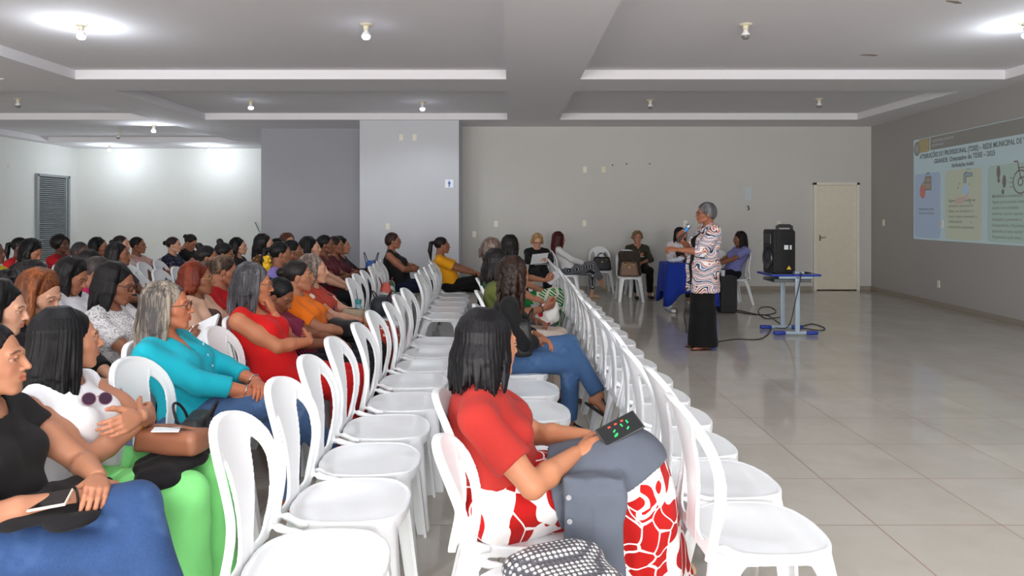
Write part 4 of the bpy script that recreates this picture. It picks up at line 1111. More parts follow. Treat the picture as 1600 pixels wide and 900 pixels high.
def build_stage():
    # school desk with the loudspeaker
    Xd, Yd = 3.53, 9.0
    r = empty('school_desk', (Xd, Yd, 0), rad(0)); tag(r, 'small school desk with blue edged top and pale blue steel legs', 'desk')
    pb = plain('pale_blue_steel', (158, 174, 188), .4, .1); bl = plain('royal_blue_plastic', (28, 52, 150), .4)
    b = MB(); b.box((.0, 0, .742), (.60, .50, .018), .004); b.build('table_top', plain('desk_laminate', (150, 160, 176), .35), r)
    b = MB()
    for s in (-1, 1): b.box((0, s*.252, .742), (.62, .014, .026), .006); b.box((s*.302, 0, .742), (.014, .51, .026), .006)
    b.build('edge_trim', bl, r)
    b = MB(); b.box((-.02, 0, .655), (.46, .40, .008), .003); b.box((-.02, -.19, .672), (.46, .012, .04), .003); b.box((-.02, .19, .672), (.46, .012, .04), .003); b.build('book_shelf', plain('grey_shelf', (92, 96, 98), .5), r)
    for s in (-1, 1):
        b = MB(); b.box((.02, s*.235, .38), (.06, .035, .70), .012); b.box((0, s*.235, .715), (.42, .035, .03), .008); b.build('leg', pb, r)
        b = MB(); b.tube([(-.24, s*.235, .030), (.22, s*.235, .030)], .019, 10, sq=1.2); fb = b.build('foot_bar', pb, r, smooth=True)
        for e in (-1, 1):
            b = MB(); b.box((e*.20, s*.235, .030), (.15, .056, .05), .018, seg=3); b.build('foot_cap', bl, fb, smooth=True)
    # loudspeaker
    sp = empty('loudspeaker', (Xd-.10, Yd+.0, .756), rad(2)); tag(sp, 'black portable loudspeaker standing on the small blue edged desk', 'speaker')
    bk = plain('black_speaker_plastic', (24, 24, 26), .5)
    b = MB(); b.prism([(-.15, -.185), (-.16, -.12), (-.16, .12), (-.15, .185), (.10, .155), (.155, .10), (.155, -.10), (.10, -.155)], .0, .55)
    bmesh.ops.bevel(b.bm, geom=b.bm.edges[:], offset=.02, segments=3, affect='EDGES'); b.build('cabinet', bk, sp, smooth=True)
    b = MB(); b.tube([(-.06, -.05, .54), (-.06, -.05, .585), (-.04, -.05, .595), (.10, -.05, .595), (.12, -.05, .585), (.12, -.05, .54)], .014, 8, sq=1.6); b.build('carry_handle', bk, sp, smooth=True)
    My = Matrix.Rotation(rad(-90), 4, 'Y')
    b = MB(); b.lathe([(.001, .01), (.04, .0), (.12, -.0), (.135, .012), (.14, .0), (.14, -.01), (.001, -.01)][::-1], (-.165, 0, .19), 36, My); b.build('woofer', plain('woofer_black', (36, 36, 38), .35), sp, smooth=True)
    b = MB(); b.box((-.165, 0, .43), (.02, .22, .13), .008); b.build('horn', plain('woofer_black', (36, 36, 38), .35), sp)
    b = MB(); b.box((.0, -.176, .33), (.055, .006, .055), 0, rad(8)); b.build('info_label', plain('label_white', (205, 210, 215), .5), sp)
    b = MB(); b.box((.055, -.181, .33), (.028, .004, .055), 0, rad(20)); b.build('info_label', plain('label_white', (205, 210, 215), .5), sp)
    b = MB(); b.prism([(0, .03), (-.03, -.02), (.03, -.02)], 0, .003, Matrix.Translation((.03, -.184, .075)) @ Matrix.Rotation(rad(90), 4, 'X')); b.build('warning_label', plain('label_yellow', (200, 170, 40), .5), sp)
    b = MB(); b.box((Xd+.06, Yd-.18, .772), (.12, .07, .032), .006); tag(b.build('power_adapter', plain('grey_adapter', (150, 160, 172), .4)), 'small grey power adapter on the desk in front of the loudspeaker', 'adapter')
    cm = plain('black_cable', (18, 18, 18), .5)
    def cable(pts, label, rr=.006):
        P = [Vector(p) for p in pts]; Q = []
        for i in range(len(P)-1):
            p0, p1, p2, p3 = P[max(i-1, 0)], P[i], P[i+1], P[min(i+2, len(P)-1)]
            for t in [k/6 for k in range(6)]:
                Q.append(.5*((2*p1)+(-p0+p2)*t+(2*p0-5*p1+4*p2-p3)*t*t+(-p0+3*p1-3*p2+p3)*t**3))
        Q.append(P[-1]); b = MB(); b.tube(Q, rr, 7); tag(b.build('cable', cm, smooth=True), label, 'cable')
    def fp(px, py, z=.007): Y = fy(py, z); return (wx(px, Y), Y, z)
    cable([(Xd+.06, Yd-.22, .772), (Xd+.05, Yd-.275, .74), (Xd-.02, Yd-.29, .45), (Xd-.12, Yd-.30, .12)]+[fp(*q) for q in ((1207, 512), (1200, 522), (1185, 530), (1150, 530), (1122, 534))], 'black cable running from the desk down to the standing woman\'s feet')
    cable([fp(*q) for q in ((1150, 484), (1165, 487), (1190, 492), (1212, 488), (1205, 480), (1190, 480), (1185, 487), (1195, 497), (1215, 496), (1224, 494))], 'black cable looped on the tiles left of the desk')
    cable([fp(*q) for q in ((1150, 487), (1175, 491), (1200, 493), (1222, 507), (1250, 512), (1283, 516), (1288, 512), (1270, 506), (1255, 509), (1240, 512), (1225, 508))], 'black cable ending in a long loop right of the desk')
    cable([(Xd+.1, Yd-.1, .757), (Xd+.2, Yd-.12, .757), (Xd+.27, Yd-.04, .757), (Xd+.22, Yd+.03, .757), (Xd+.12, Yd-.02, .757)], 'short black cord coiled on the desk top')
    cable([fp(1070, 483), fp(1069, 495), fp(1072, 508), fp(1073, 520)], 'black cord hanging behind the standing woman')
    cable([fp(*q) for q in ((1022, 462), (1035, 460), (1040, 464), (1030, 467), (1022, 464))], 'black cord on the floor left of the blue table')
    # plug cord at the wall
    X, Z = wx(1072, 14.08), wz(350, 14.08); cable([(X, 14.08, Z), (X+.01, 14.05, Z-.05), (X, 14.06, Z-.5), (X-.02, 14.05, Z-1.0), (X-.02, 14.02, .01), (X-.1, 13.9, .007)], 'thin black cord hanging from the wall socket')
    # table with a blue cloth
    x0, x1, y0, y1 = 2.40, 3.10, 10.75, 11.35
    t = empty('table', ((x0+x1)/2, (y0+y1)/2, 0)); tag(t, 'small table hidden under the long blue cloth', 'table'); hw, hd = (x1-x0)/2, (y1-y0)/2
    b = MB(); b.box((0, 0, .725), (hw*2-.02, hd*2-.02, .025), .004); b.build('table_top', plain('grey_laminate', (170, 172, 175), .4), t)
    for s in (-1, 1):
        b = MB(); b.box((s*hw*.75, 0, .37), (.05, .05, .69), .008); b.box((s*hw*.75, 0, .03), (.07, .55, .05), .012); b.build('leg', plain('white_steel', (205, 208, 212), .4), t)
    # draped cloth: top sheet and scalloped skirt
    n = 160; per = []; 
    def edge(u):
        L_ = [2*hw, 2*hd, 2*hw, 2*hd]; tot = sum(L_); q = u*tot
        if q < L_[0]: return (-hw+q, -hd), (0, -1)
        q -= L_[0]
        if q < L_[1]: return (hw, -hd+q), (1, 0)
        q -= L_[1]
        if q < L_[2]: return (hw-q, hd), (0, 1)
        q -= L_[2]; return (-hw, hd-q), (-1, 0)
    bm_ = MB(); rows = []
    drops = [0, .006, .05, .2, .36, .5]
    cor = [0, 2*hw, 2*hw+2*hd, 4*hw+2*hd, 4*hw+4*hd]; tot = cor[-1]
    for k, z in enumerate(drops):
        ring = []
        for i in range(n):
            u = i/n; (x, y), (nx, ny) = edge(u); q = u*tot; dc = min(abs(q-c) for c in cor)
            droop = .60-.16+.20*math.exp(-(dc/.13)**2)
            if z > 0:
                ln_ = z/.5*droop; amp = .030*min(1, z/.2)
                o = .012+amp*(.6+.5*math.sin(q*17+1))+.10*z*math.exp(-(dc/.10)**2)
                dd = V(nx, ny)
                if dc < .12:
                    cc = cor[int(np.argmin([abs(q-c) for c in cor]))] % tot; cv = {0: (-1, -1)}.get(round(cc, 4)) or {round(2*hw, 4): (1, -1), round(2*hw+2*hd, 4): (1, 1), round(4*hw+2*hd, 4): (-1, 1)}.get(round(cc, 4), (0, 0))
                    w_ = 1-dc/.12; dd = nrm(V(nx, ny)*(1-w_*.5)+V(*cv)*w_*.5)
                ring.append(bm_.bm.verts.new((x+dd[0]*o, y+dd[1]*o, .748-ln_)))
            else: ring.append(bm_.bm.verts.new((x, y, .750)))
        rows.append(ring)
    for a, b2 in zip(rows, rows[1:]):
        for i in range(n): bm_.bm.faces.new((a[i], a[(i+1) % n], b2[(i+1) % n], b2[i]))
    bm_.bm.faces.new(rows[0][::-1])
    o = bm_.build('tablecloth', cloth('blue_cloth', (22, 52, 150)), None, ((x0+x1)/2, (y0+y1)/2, 0), smooth=True)
    sl = o.modifiers.new('thickness', 'SOLIDIFY'); sl.thickness = .003; sl.offset = 1
    tag(o, 'royal blue tablecloth draped over the small table', 'tablecloth')
    # things on the table
    P = [ell((0, 0, .035), (.09, .07, .035), k=.03), ell((.08, .02, .045), (.06, .05, .05), k=.03), ell((-.07, -.02, .03), (.05, .05, .03), k=.03)]
    tag(sdf_obj('plastic_bag', P, .007, plain('white_film', (205, 212, 225), .25), None, (2.58, 11.05, .752), disp=folds(.006, 2.0, 3)), 'crumpled white plastic bag on the left of the blue table', 'bag')
    b = MB(); b.box((0, 0, .09), (.17, .05, .18), .006, Matrix.Rotation(rad(-14), 3, 'X')); tag(b.build('paper_pack', plain('white_pack', (214, 218, 226), .5), None, (2.92, 11.0, .755)), 'upright white pack on the blue table behind the microphone', 'pack')
    tag(sdf_obj('dark_pouch', [ell((0, 0, .03), (.10, .07, .032), k=.02)], .007, plain('navy_cloth', (28, 34, 60), .8), None, (2.76, 10.92, .752), disp=folds(.005, 1.6, 1)), 'dark navy pouch lying on the blue table', 'pouch')
    # black box speaker on the floor and cup
    cb = empty('black_case', (3.315, 10.88, 0)); tag(cb, 'tall black box standing on the floor right of the blue table', 'box')
    b = MB(); b.box((0, 0, .285), (.25, .30, .55), .012); b.build('box_body', plain('black_carpet', (30, 31, 34), .8), cb)
    for sx_ in (-1, 1):
        for sy_ in (-1, 1):
            b = MB(); b.lathe([(.001, 0), (.018, 0), (.018, .016), (.001, .016)], (sx_*.09, sy_*.11, 0), 14); b.build('foot', BLACK, cb, smooth=True)
    b = MB(); b.lathe([(.001, 0), (.028, 0), (.036, .085), (.038, .088), (.034, .088), (.027, .005), (.001, .004)], (3.24, 10.80, .562), 24)
    tag(b.build('plastic_cup', plain('clear_white_plastic', (205, 214, 220), .15), smooth=True), 'small white plastic cup on the black box', 'cup')
# ------------------------------------------------------------------ the audience
TAN, BRN, DRK, PALE, MID = (178, 124, 96), (142, 94, 70), (94, 60, 46), (196, 148, 122), (160, 108, 82)
BLK, DBR = (9, 8, 10), (34, 24, 20)
def sh(c, kind='plain', **k): return cloth('shirt_fabric', c, kind, **k)
def tr(c, kind='plain', **k): return cloth('trouser_fabric', c, kind, **k)
_rn = random.Random(11)
PEOPLE = {}
def P(key, px, py, Y, label, yaw=0.0, lean=.07, nochair=False, group='seated women in the audience', **k):
    Xh = wx(px, Y); c, s = math.cos(rad(yaw)), math.sin(rad(yaw))
    XY = (Xh+lean*c, Y+lean*s)
    root, J = person(label, group, XY, yaw, (Xh, Y, wz(py, Y)), **k)
    off = min(.06, .09-.75*lean)
    chair(XY[0]+off*c, XY[1]+off*s, rad(yaw), 'white plastic chair under the '+SHORT[key], 'white plastic chairs with someone sitting on them')
    PEOPLE[key] = (root, J); return root, J
SHORT = dict(jeans='woman in jeans at the lower left corner', green='woman in light green trousers', teal='woman in the turquoise shirt', red='woman in the bright red tank top', redskirt='woman in the red leaf skirt',
 denim='wavy haired woman in blue jeans', olive='woman with the beige trousers', writer='woman writing on grey trousers', leafskirt='woman in palm leaf trousers', child='girl in black and pink', orange='woman in the orange shirt',
 curlygrey='curly grey haired woman', crossed='woman with crossed arms at the pillar', yellow='woman in the mustard yellow shirt', leftedge='pale woman with the blue scrunchie', copper='copper haired woman', script='woman in the printed white shirt',
 blazer='woman in the beige blazer', redpony='ponytailed woman in dark red', scrunchie='woman with the yellow scrunchie', specs='glasses wearer behind the yellow scrunchie', blackhair='pale black haired woman behind the curly grey hair',
 maroon='woman in maroon with folded arms', cardigan='woman in the wine red cardigan', lastrow='last woman of the row by the grey wall', bunlilac='woman with the big dark bun', whiteshirt='woman in white looking down',
 pinkarm='woman in the magenta shirt', updo='woman with the messy updo and hoop earring', browcurl='woman with dark curls behind the ponytail', animal='woman in animal print', hidden1='half hidden head behind the animal print', brownhair='reddish brown haired woman facing the camera',
 profile='woman in profile against the white wall', blackbun='woman in black with bowed head', navy='woman in the navy dotted shirt', beige='woman in dusty pink leaning back', palelace='woman in the pale lace shirt', straight='black haired woman before the lace shirt',
 longdark='woman with long hair near the wall corner', glassesdark='woman with thick glasses at the left', greyhead='older woman with short greying hair', handface='woman in red with raised hand', lookdown='bowed woman in front of the shutter',
 redleft='woman in red left of the shutter', yellowleft='woman in yellow at the left edge', blonde='blonde woman with the green scarf', maroonhair='woman with long dark red hair', khaki='woman in dark olive at the back wall', tablewoman='woman behind the blue table', lilac='woman in the lilac blouse')
def top(c, kind='plain', sleeve='short', **k):
    kk = {a: k.pop(a) for a in ('c2', 'c3', 'sc') if a in k}
    return dict(mat=sh(c, kind, **kk), sleeve=sleeve, **k)
def bot(c, kind='plain', shape='pants', **k):
    kk = {a: k.pop(a) for a in ('c2', 'c3', 'sc') if a in k}
    return dict(mat=tr(c, kind, **kk), kind=shape, name='skirt' if shape == 'skirt' else 'trousers', **k)
JEANS = bot((34, 60, 104), 'denim', c2=(70, 100, 146))
DARK = bot((28, 28, 34))
def build_near():
    P('jeans', -28, 506, 2.16, 'woman in black top and blue jeans, cut by the lower left corner', hyaw=16, skin=TAN, L=2, seed=1,
      hair=('long', BLK, (38, 34, 36), .34), arms=('clasp', 'clasp'), legs='crossL', top=top((24, 22, 24), sleeve='short', sl=.3, neck=.085), bottom=JEANS, lean=.05)
    P('green', 100, 485, 2.6, 'woman with straight black hair, white sleeveless top and light green trousers', hyaw=44, skin=TAN, L=2, seed=2,
      hair=('long', (8, 8, 10), (20, 18, 24), .38), arms=('cross', 'cross'), legs='flat', top=top((236, 236, 240), sleeve='none', neck=.085), w=1.08,
      bottom=bot((134, 226, 134), flare=.05, fold=.004), shoes=('ballet_flat', (176, 130, 110)), lean=.06)
    P('teal', 258, 443, 3.42, 'woman with long grey hair and glasses in a turquoise button shirt', hyaw=14, skin=(176, 108, 78), L=2, seed=3, w=1.12,
      hair=('long', (58, 54, 54), (148, 136, 122), .32, .75), arms=('clasp', 'clasp'), legs='crossR', glasses=('thin', (40, 40, 44)),
      top=top((18, 158, 176), sleeve='threeq', vneck=.8, fold=.003), bottom=bot((44, 72, 116), 'denim', c2=(112, 138, 172)), shoes=('sandal', (160, 106, 66)), lean=.15)
    P('red', 398, 414, 4.25, 'woman with dark grey hair in a bright red tank top, chin on her hand', hyaw=20, hpitch=8, skin=(178, 114, 82), L=2, seed=4, w=1.15,
      hair=('bob', (44, 42, 46), (96, 94, 98), .20, .7), arms=('chin', ((.17, .07, .715), (-.1, -1, -.6), (-.25, 1, .05), (-1, 0, -.2), 'relaxed')), legs='flat', top=top((196, 18, 20), sleeve='none', strap=1, neck=.10),
      bottom=bot((186, 18, 20), flare=.03, fold=.004), shoes=('sandal', (120, 60, 40)), lean=.14, glasses=('thin', (60, 60, 60)))
    P('redskirt', 763, 488, 2.45, 'woman in coral red shirt and red leaf print skirt holding a phone', hyaw=36, hpitch=3, skin=(180, 122, 90), L=2, seed=5, w=1.12,
      hair=('long', (10, 9, 12), (26, 24, 30), .17), legs='crossR', top=top((166, 44, 38), fold=.004, sl=.62),
      arms=(((.30, .06, .70), (-.3, .8, -.7), (.9, -.4, .0), (-.2, -.2, -1), 'hold'), ((.245, -.075, .685), (-.45, -.9, -.5), (.9, .35, .18), (-.1, .5, -.8), 'hold')),
      bottom=bot((242, 238, 238), 'leaf', 'skirt', c2=(176, 20, 18), hemz=.05, pleat=.008, off=.018), shoes=('ballet_flat', (214, 176, 140)), lean=.05)
    P('denim', 803, 403, 4.85, 'woman with wavy dark brown hair and gold clip, black shirt and blue jeans', hyaw=42, skin=(176, 118, 88), L=1, seed=6,
      hair=('curly', (30, 20, 16), (66, 44, 34), .34), arms=('lap', 'lap'), legs='crossL', top=top((18, 18, 20), sleeve='threeq'), bottom=bot((58, 92, 138), 'denim', c2=(104, 136, 176)), shoes=('sandal', (34, 28, 28)), lean=-.05)
    P('olive', 777, 391, 5.75, 'woman in olive top and beige trousers behind the wavy haired woman', hyaw=25, skin=BRN, L=1, seed=7,
      hair=('bob', (22, 19, 20), None, .18), arms=('lap', 'hold'), legs='flat', top=top((96, 104, 52), sleeve='short'), bottom=bot((214, 198, 186)), shoes=('shoe', (92, 56, 36)), lean=.08, glasses=('thin', (190, 150, 80)))
    P('writer', 772, 375, 6.9, 'woman with greying brown hair writing in a notebook on her grey trousers', hyaw=35, hpitch=14, skin=TAN, L=1, seed=8,
      hair=('bob', (74, 60, 54), (130, 116, 106), .10, .8), arms=('write', 'write'), legs='flat', top=top((66, 92, 66), sleeve='threeq'), bottom=bot((92, 96, 102)), shoes=('shoe', (40, 36, 34)), lean=.10, glasses=('thin', (60, 60, 60)))
    P('leafskirt', 798, 369, 8.1, 'woman in black top and white trousers with green palm leaf print', hyaw=40, skin=TAN, L=1, seed=9,
      hair=('long', (20, 18, 18), None, .16), arms=('hold', 'lap'), legs='crossR', top=top((20, 20, 22), sleeve='short'), bottom=bot((226, 222, 206), 'fern', c2=(30, 132, 62)), shoes=('shoe', (206, 186, 152)), lean=.10)
def build_row_d():
    P('child', 447, 439, 4.72, 'girl with black hair looking down in a black and pink shirt', hyaw=-12, hpitch=32, skin=(126, 78, 56), L=1, seed=10, w=.85, hs=.92,
      hair=('bun', BLK, None, .1), arms=('lap', 'lap'), top=top((40, 22, 30), 'stripe', c2=(214, 40, 100), sleeve='short'), bottom=DARK, lean=.10)
    P('orange', 463, 408, 5.15, 'woman in a bright orange T-shirt with gold rimmed glasses', hyaw=12, skin=MID, L=1, seed=11, w=1.15,
      hair=('bun', (24, 20, 20), None, .1), arms=('clasp', 'clasp'), top=top((222, 110, 20), sleeve='short', sl=.7), bottom=bot((26, 25, 28)), glasses=('thin', (196, 150, 90)), shoes=('shoe', (30, 28, 28)), lean=.13)
    P('curlygrey', 488, 400, 5.7, 'woman with curly grey brown hair and rust red floral dress', hyaw=12, skin=PALE, L=1, seed=12, w=1.05,
      hair=('curly', (70, 58, 54), (136, 122, 114), .18, .8), arms=('clasp', 'clasp'), legs='flat', top=top((176, 62, 46), 'floral', c2=(226, 214, 200), c3=(50, 44, 50), sc=.5),
      bottom=bot((168, 52, 38), 'floral', 'skirt', c2=(36, 120, 96), c3=(232, 214, 190), hemz=.12), shoes=('sandal', (60, 40, 34)), lean=.13)
    P('crossed', 613, 364, 9.92, 'woman in sleeveless black top with arms crossed in front of the grey pillar', hyaw=5, hpitch=0, skin=(150, 100, 78), L=1, seed=13, w=1.25,
      hair=('short', (46, 30, 26), None, .1), arms=('cross', 'cross'), top=top((22, 20, 22), sleeve='none'), bottom=bot((24, 30, 58)), glasses=('thin', (90, 90, 90)), lean=.12)
    P('yellow', 689, 371, 9.85, 'woman in a mustard yellow T-shirt and black trousers with a ponytail', hyaw=8, skin=BRN, L=1, seed=14, w=1.1,
      hair=('pony', (24, 18, 18), None, .24), arms=('knee', 'knee'), legs='crossR', top=top((230, 158, 20), sleeve='short', sl=.7), bottom=bot((18, 18, 20)), shoes=('sandal', (120, 80, 60)), glasses=('thin', (150, 120, 90)), lean=.14)
def build_row_e():
    L = 1
    P('leftedge', 4, 443, 3.15, 'pale woman with dark hair and a blue scrunchie at the left edge of the photo', hyaw=18, hpitch=10, skin=PALE, L=L, seed=20, hair=('long', BLK, None, .28), top=top((34, 30, 36)), bottom=bot((150, 165, 195), 'floral', c2=(40, 60, 110), c3=(230, 230, 235)), arms=('lap', 'lap'))
    P('copper', 72, 427, 3.43+.2, 'woman with long copper brown hair in a black top, looking down', hyaw=-4, hpitch=22, skin=PALE, L=2, seed=21, hair=('long', (74, 36, 18), (138, 78, 38), .30, .7), top=top((20, 19, 22), sleeve='threeq'), bottom=DARK, arms=('lap', 'lap'))
    P('script', 186, 414, 4.15, 'woman with black hair and dark glasses reading a notebook in a white printed shirt', hyaw=6, hpitch=14, skin=BRN, L=2, seed=22,
      hair=('bob', (14, 13, 15), None, .20), arms=('hold', 'hold'), top=top((226, 224, 226), 'script', c2=(30, 30, 36), sleeve='short', sl=.7), bottom=bot((196, 34, 26)), glasses=('thick', (60, 24, 26)))
    P('blazer', 306, 412, 5.07, 'woman with rust red bob in a beige blazer over a brown top', hyaw=14, skin=BRN, L=L, seed=23, hair=('bob', (86, 30, 16), (128, 52, 28), .13, .7), arms=('lap', 'lap'),
      top=[top((92, 66, 62), sleeve='short', neck=.08), top((214, 172, 148), sleeve='long', off=.024, open=True)], bottom=DARK, glasses=('thin', (190, 150, 90)))
    P('redpony', 352, 401, 5.6, 'woman with light tipped ponytail in a plain dark red T-shirt', hyaw=18, hpitch=10, skin=(162, 106, 80), L=L, seed=24, hair=('pony', (36, 27, 24), (112, 90, 72), .26, .7), arms=('lap', 'lap'), top=top((176, 22, 28)), bottom=DARK)
    P('scrunchie', 437, 379, 6.98, 'woman with a yellow flower scrunchie in a blue and pink striped shirt', hyaw=15, skin=BRN, L=L, seed=25, hair=('pony', BLK, None, .2), arms=('lap', 'lap'), top=top((80, 110, 190), 'swirl', c2=(190, 60, 110), c3=(150, 160, 215)), bottom=DARK)
    P('specs', 455, 376, 7.45, 'dark haired woman with glasses behind the yellow scrunchie', hyaw=16, skin=BRN, seed=26, hair=('short', BLK, None, .1), top=top((60, 66, 86)), bottom=DARK, glasses=('thin', (200, 180, 150)))
    P('blackhair', 484, 372, 7.95, 'pale woman with long black hair just behind the curly grey hair', hyaw=5, skin=PALE, seed=27, hair=('long', BLK, None, .28), top=top((48, 36, 40)), bottom=bot((22, 22, 26)), arms=('knee', 'knee'), legs='crossR')
    P('maroon', 507, 368, 8.5, 'dark skinned woman in a maroon shirt with folded arms beside the long black hair', hyaw=4, skin=(124, 80, 60), seed=28, w=1.1, hair=('bun', BLK, None, .1), top=top((92, 26, 36)), bottom=DARK, arms=('cross', 'cross'))
    P('cardigan', 523, 370, 9.0, 'woman in a wine red cardigan, second from the grey wall end of her row', hyaw=4, skin=BRN, seed=29, hair=('bun', (30, 22, 20), None, .1), top=top((84, 22, 34), sleeve='long'), bottom=DARK, arms=('cross', 'cross'))
    P('lastrow', 533, 371, 9.5, 'woman with black hair at the far end of the row, nearest the grey wall', hyaw=4, skin=TAN, seed=30, hair=('long', BLK, None, .16), top=top((40, 26, 32), sleeve='long'), bottom=DARK, arms=('hold', 'hold'))
def build_back_rows():
    k0 = dict(L=0)
    P('bunlilac', 50, 408, 4.35, 'woman with big dark bun and lilac shirt behind the copper haired woman', hyaw=25, skin=(120, 74, 56), L=1, seed=40, hair=('puff', (18, 15, 18), None, .16), top=top((206, 160, 200)), bottom=DARK)
    P('whiteshirt', 122, 408, 4.95, 'woman with black hair in a white shirt, looking down between copper and black hair', hyaw=0, hpitch=26, skin=MID, L=1, seed=41, hair=('longback', (18, 16, 18), None, .26), top=top((224, 224, 230)), bottom=DARK)
    P('pinkarm', 158, 403, 5.5, 'woman with combed back greying hair and magenta shirt behind the black bob', hyaw=10, hpitch=16, skin=BRN, L=1, seed=42, hair=('bun', (52, 46, 46), None, .1), top=top((190, 34, 92)), bottom=DARK)
    P('updo', 322, 385, 7.0, 'woman with messy black updo, hoop earring and pink white shirt', hyaw=14, skin=BRN, L=1, seed=43, hair=('topbun', (20, 17, 18), None, .1), top=top((226, 196, 214)), bottom=DARK, glasses=('thin', (190, 160, 120)))
    P('browcurl', 353, 381, 7.6, 'woman with dark curls and gold glasses behind the ponytail', hyaw=8, hpitch=16, skin=BRN, L=0, seed=44, hair=('topbun', (18, 15, 16), None, .1), top=top((52, 44, 48)), bottom=DARK, glasses=('thin', (190, 150, 90)))
    P('animal', 412, 367, 8.7, 'woman with black hair in a brown animal print shirt', hyaw=10, skin=PALE, L=1, seed=45, hair=('longback', (18, 15, 18), None, .2), top=top((104, 68, 34), 'dots', c2=(222, 208, 188), sc=.6), bottom=DARK, w=1.15, arms=('cross', 'cross'))
    P('hidden1', 433, 373, 9.2, 'black haired head half hidden behind the animal print shirt woman', hyaw=10, skin=TAN, seed=46, hair=('short', BLK, None, .1), top=top((44, 40, 46)), bottom=DARK)
    P('brownhair', 449, 366, 9.7, 'pale woman with reddish brown hair, face turned to the camera', hyaw=-35, skin=PALE, seed=47, hair=('bob', (74, 40, 30), None, .08), top=top((120, 90, 84)), bottom=DARK)
    P('profile', 372, 373, 9.8, 'woman with long black hair seen in profile against the white wall', hyaw=5, skin=PALE, seed=48, hair=('long', BLK, None, .26), top=top((34, 30, 34)), bottom=DARK)
    P('blackbun', 302, 368, 10.9, 'woman with a dark bun in a black shirt, head bowed', hyaw=-10, hpitch=30, skin=TAN, seed=49, hair=('bun', (30, 22, 22), None, .1), top=top((20, 20, 22)), bottom=DARK)
    P('navy', 270, 371, 10.3, 'pale woman with a bun in a navy dotted shirt', hyaw=4, skin=PALE, seed=50, hair=('bun', (38, 28, 26), None, .1), top=top((28, 32, 52), 'dots', c2=(90, 96, 120), sc=.5), bottom=DARK)
    P('beige', 214, 371, 9.8, 'woman in a dusty pink shirt leaning back with outstretched arms', hyaw=4, skin=BRN, seed=51, hair=('bun', (22, 18, 18), None, .1), top=top((196, 156, 148)), bottom=DARK, arms=('knee', 'knee'), w=1.15)
    P('palelace', 188, 369, 9.3, 'woman in a pale lace shirt behind the black haired woman facing right', hyaw=4, skin=PALE, seed=52, hair=('bun', (28, 22, 22), None, .1), top=top((214, 200, 196), 'script', c2=(150, 130, 128)), bottom=DARK)
    P('straight', 184, 381, 7.1, 'woman with shoulder length black hair in profile, in front of the pale lace shirt', hyaw=8, skin=BRN, L=1, seed=53, hair=('long', (20, 16, 18), None, .22), top=top((70, 56, 60)), bottom=DARK)
    P('longdark', 154, 373, 9.0, 'woman with long straight black hair near the far left corner of the wall', hyaw=6, skin=BRN, seed=54, hair=('long', BLK, None, .26), top=top((40, 34, 36)), bottom=DARK)
    P('glassesdark', 142, 391, 6.3, 'woman with black hair and thick glasses, only her head showing', hyaw=-8, hpitch=10, skin=TAN, L=1, seed=55, hair=('short', (20, 17, 19), None, .1), top=top((46, 70, 56)), bottom=DARK, glasses=('thick', (30, 28, 30)))
    P('greyhead', 125, 379, 8.5, 'older woman with short greying hair under the long dark hair', hyaw=-10, skin=DRK, seed=56, hair=('short', (46, 44, 46), None, .1), top=top((60, 60, 66)), bottom=DARK)
    P('handface', 95, 369, 9.4, 'woman in a red shirt with curly dark hair, a hand raised to her face', hyaw=-15, skin=DRK, seed=57, hair=('afro', (22, 17, 17), None, .1), top=top((176, 26, 34)), bottom=DARK, arms=('lap', 'face'), w=1.1)
    P('lookdown', 56, 378, 7.5, 'woman with black hair bowed over, in front of the grey shutter', hyaw=2, hpitch=30, skin=MID, L=1, seed=58, hair=('long', BLK, None, .2), top=top((36, 32, 36)), bottom=DARK)
    P('redleft', 31, 372, 8.7, 'woman with pulled back hair in a red shirt, left of the shutter', hyaw=4, skin=DRK, seed=59, hair=('pony', BLK, None, .2), top=top((170, 26, 32)), bottom=DARK)
    P('yellowleft', -12, 378, 7.1, 'woman in a yellow shirt cut off by the left edge of the photo', hyaw=4, skin=DRK, seed=60, hair=('short', BLK, None, .1), top=top((196, 176, 40)), bottom=DARK, arms=('knee', 'knee'))
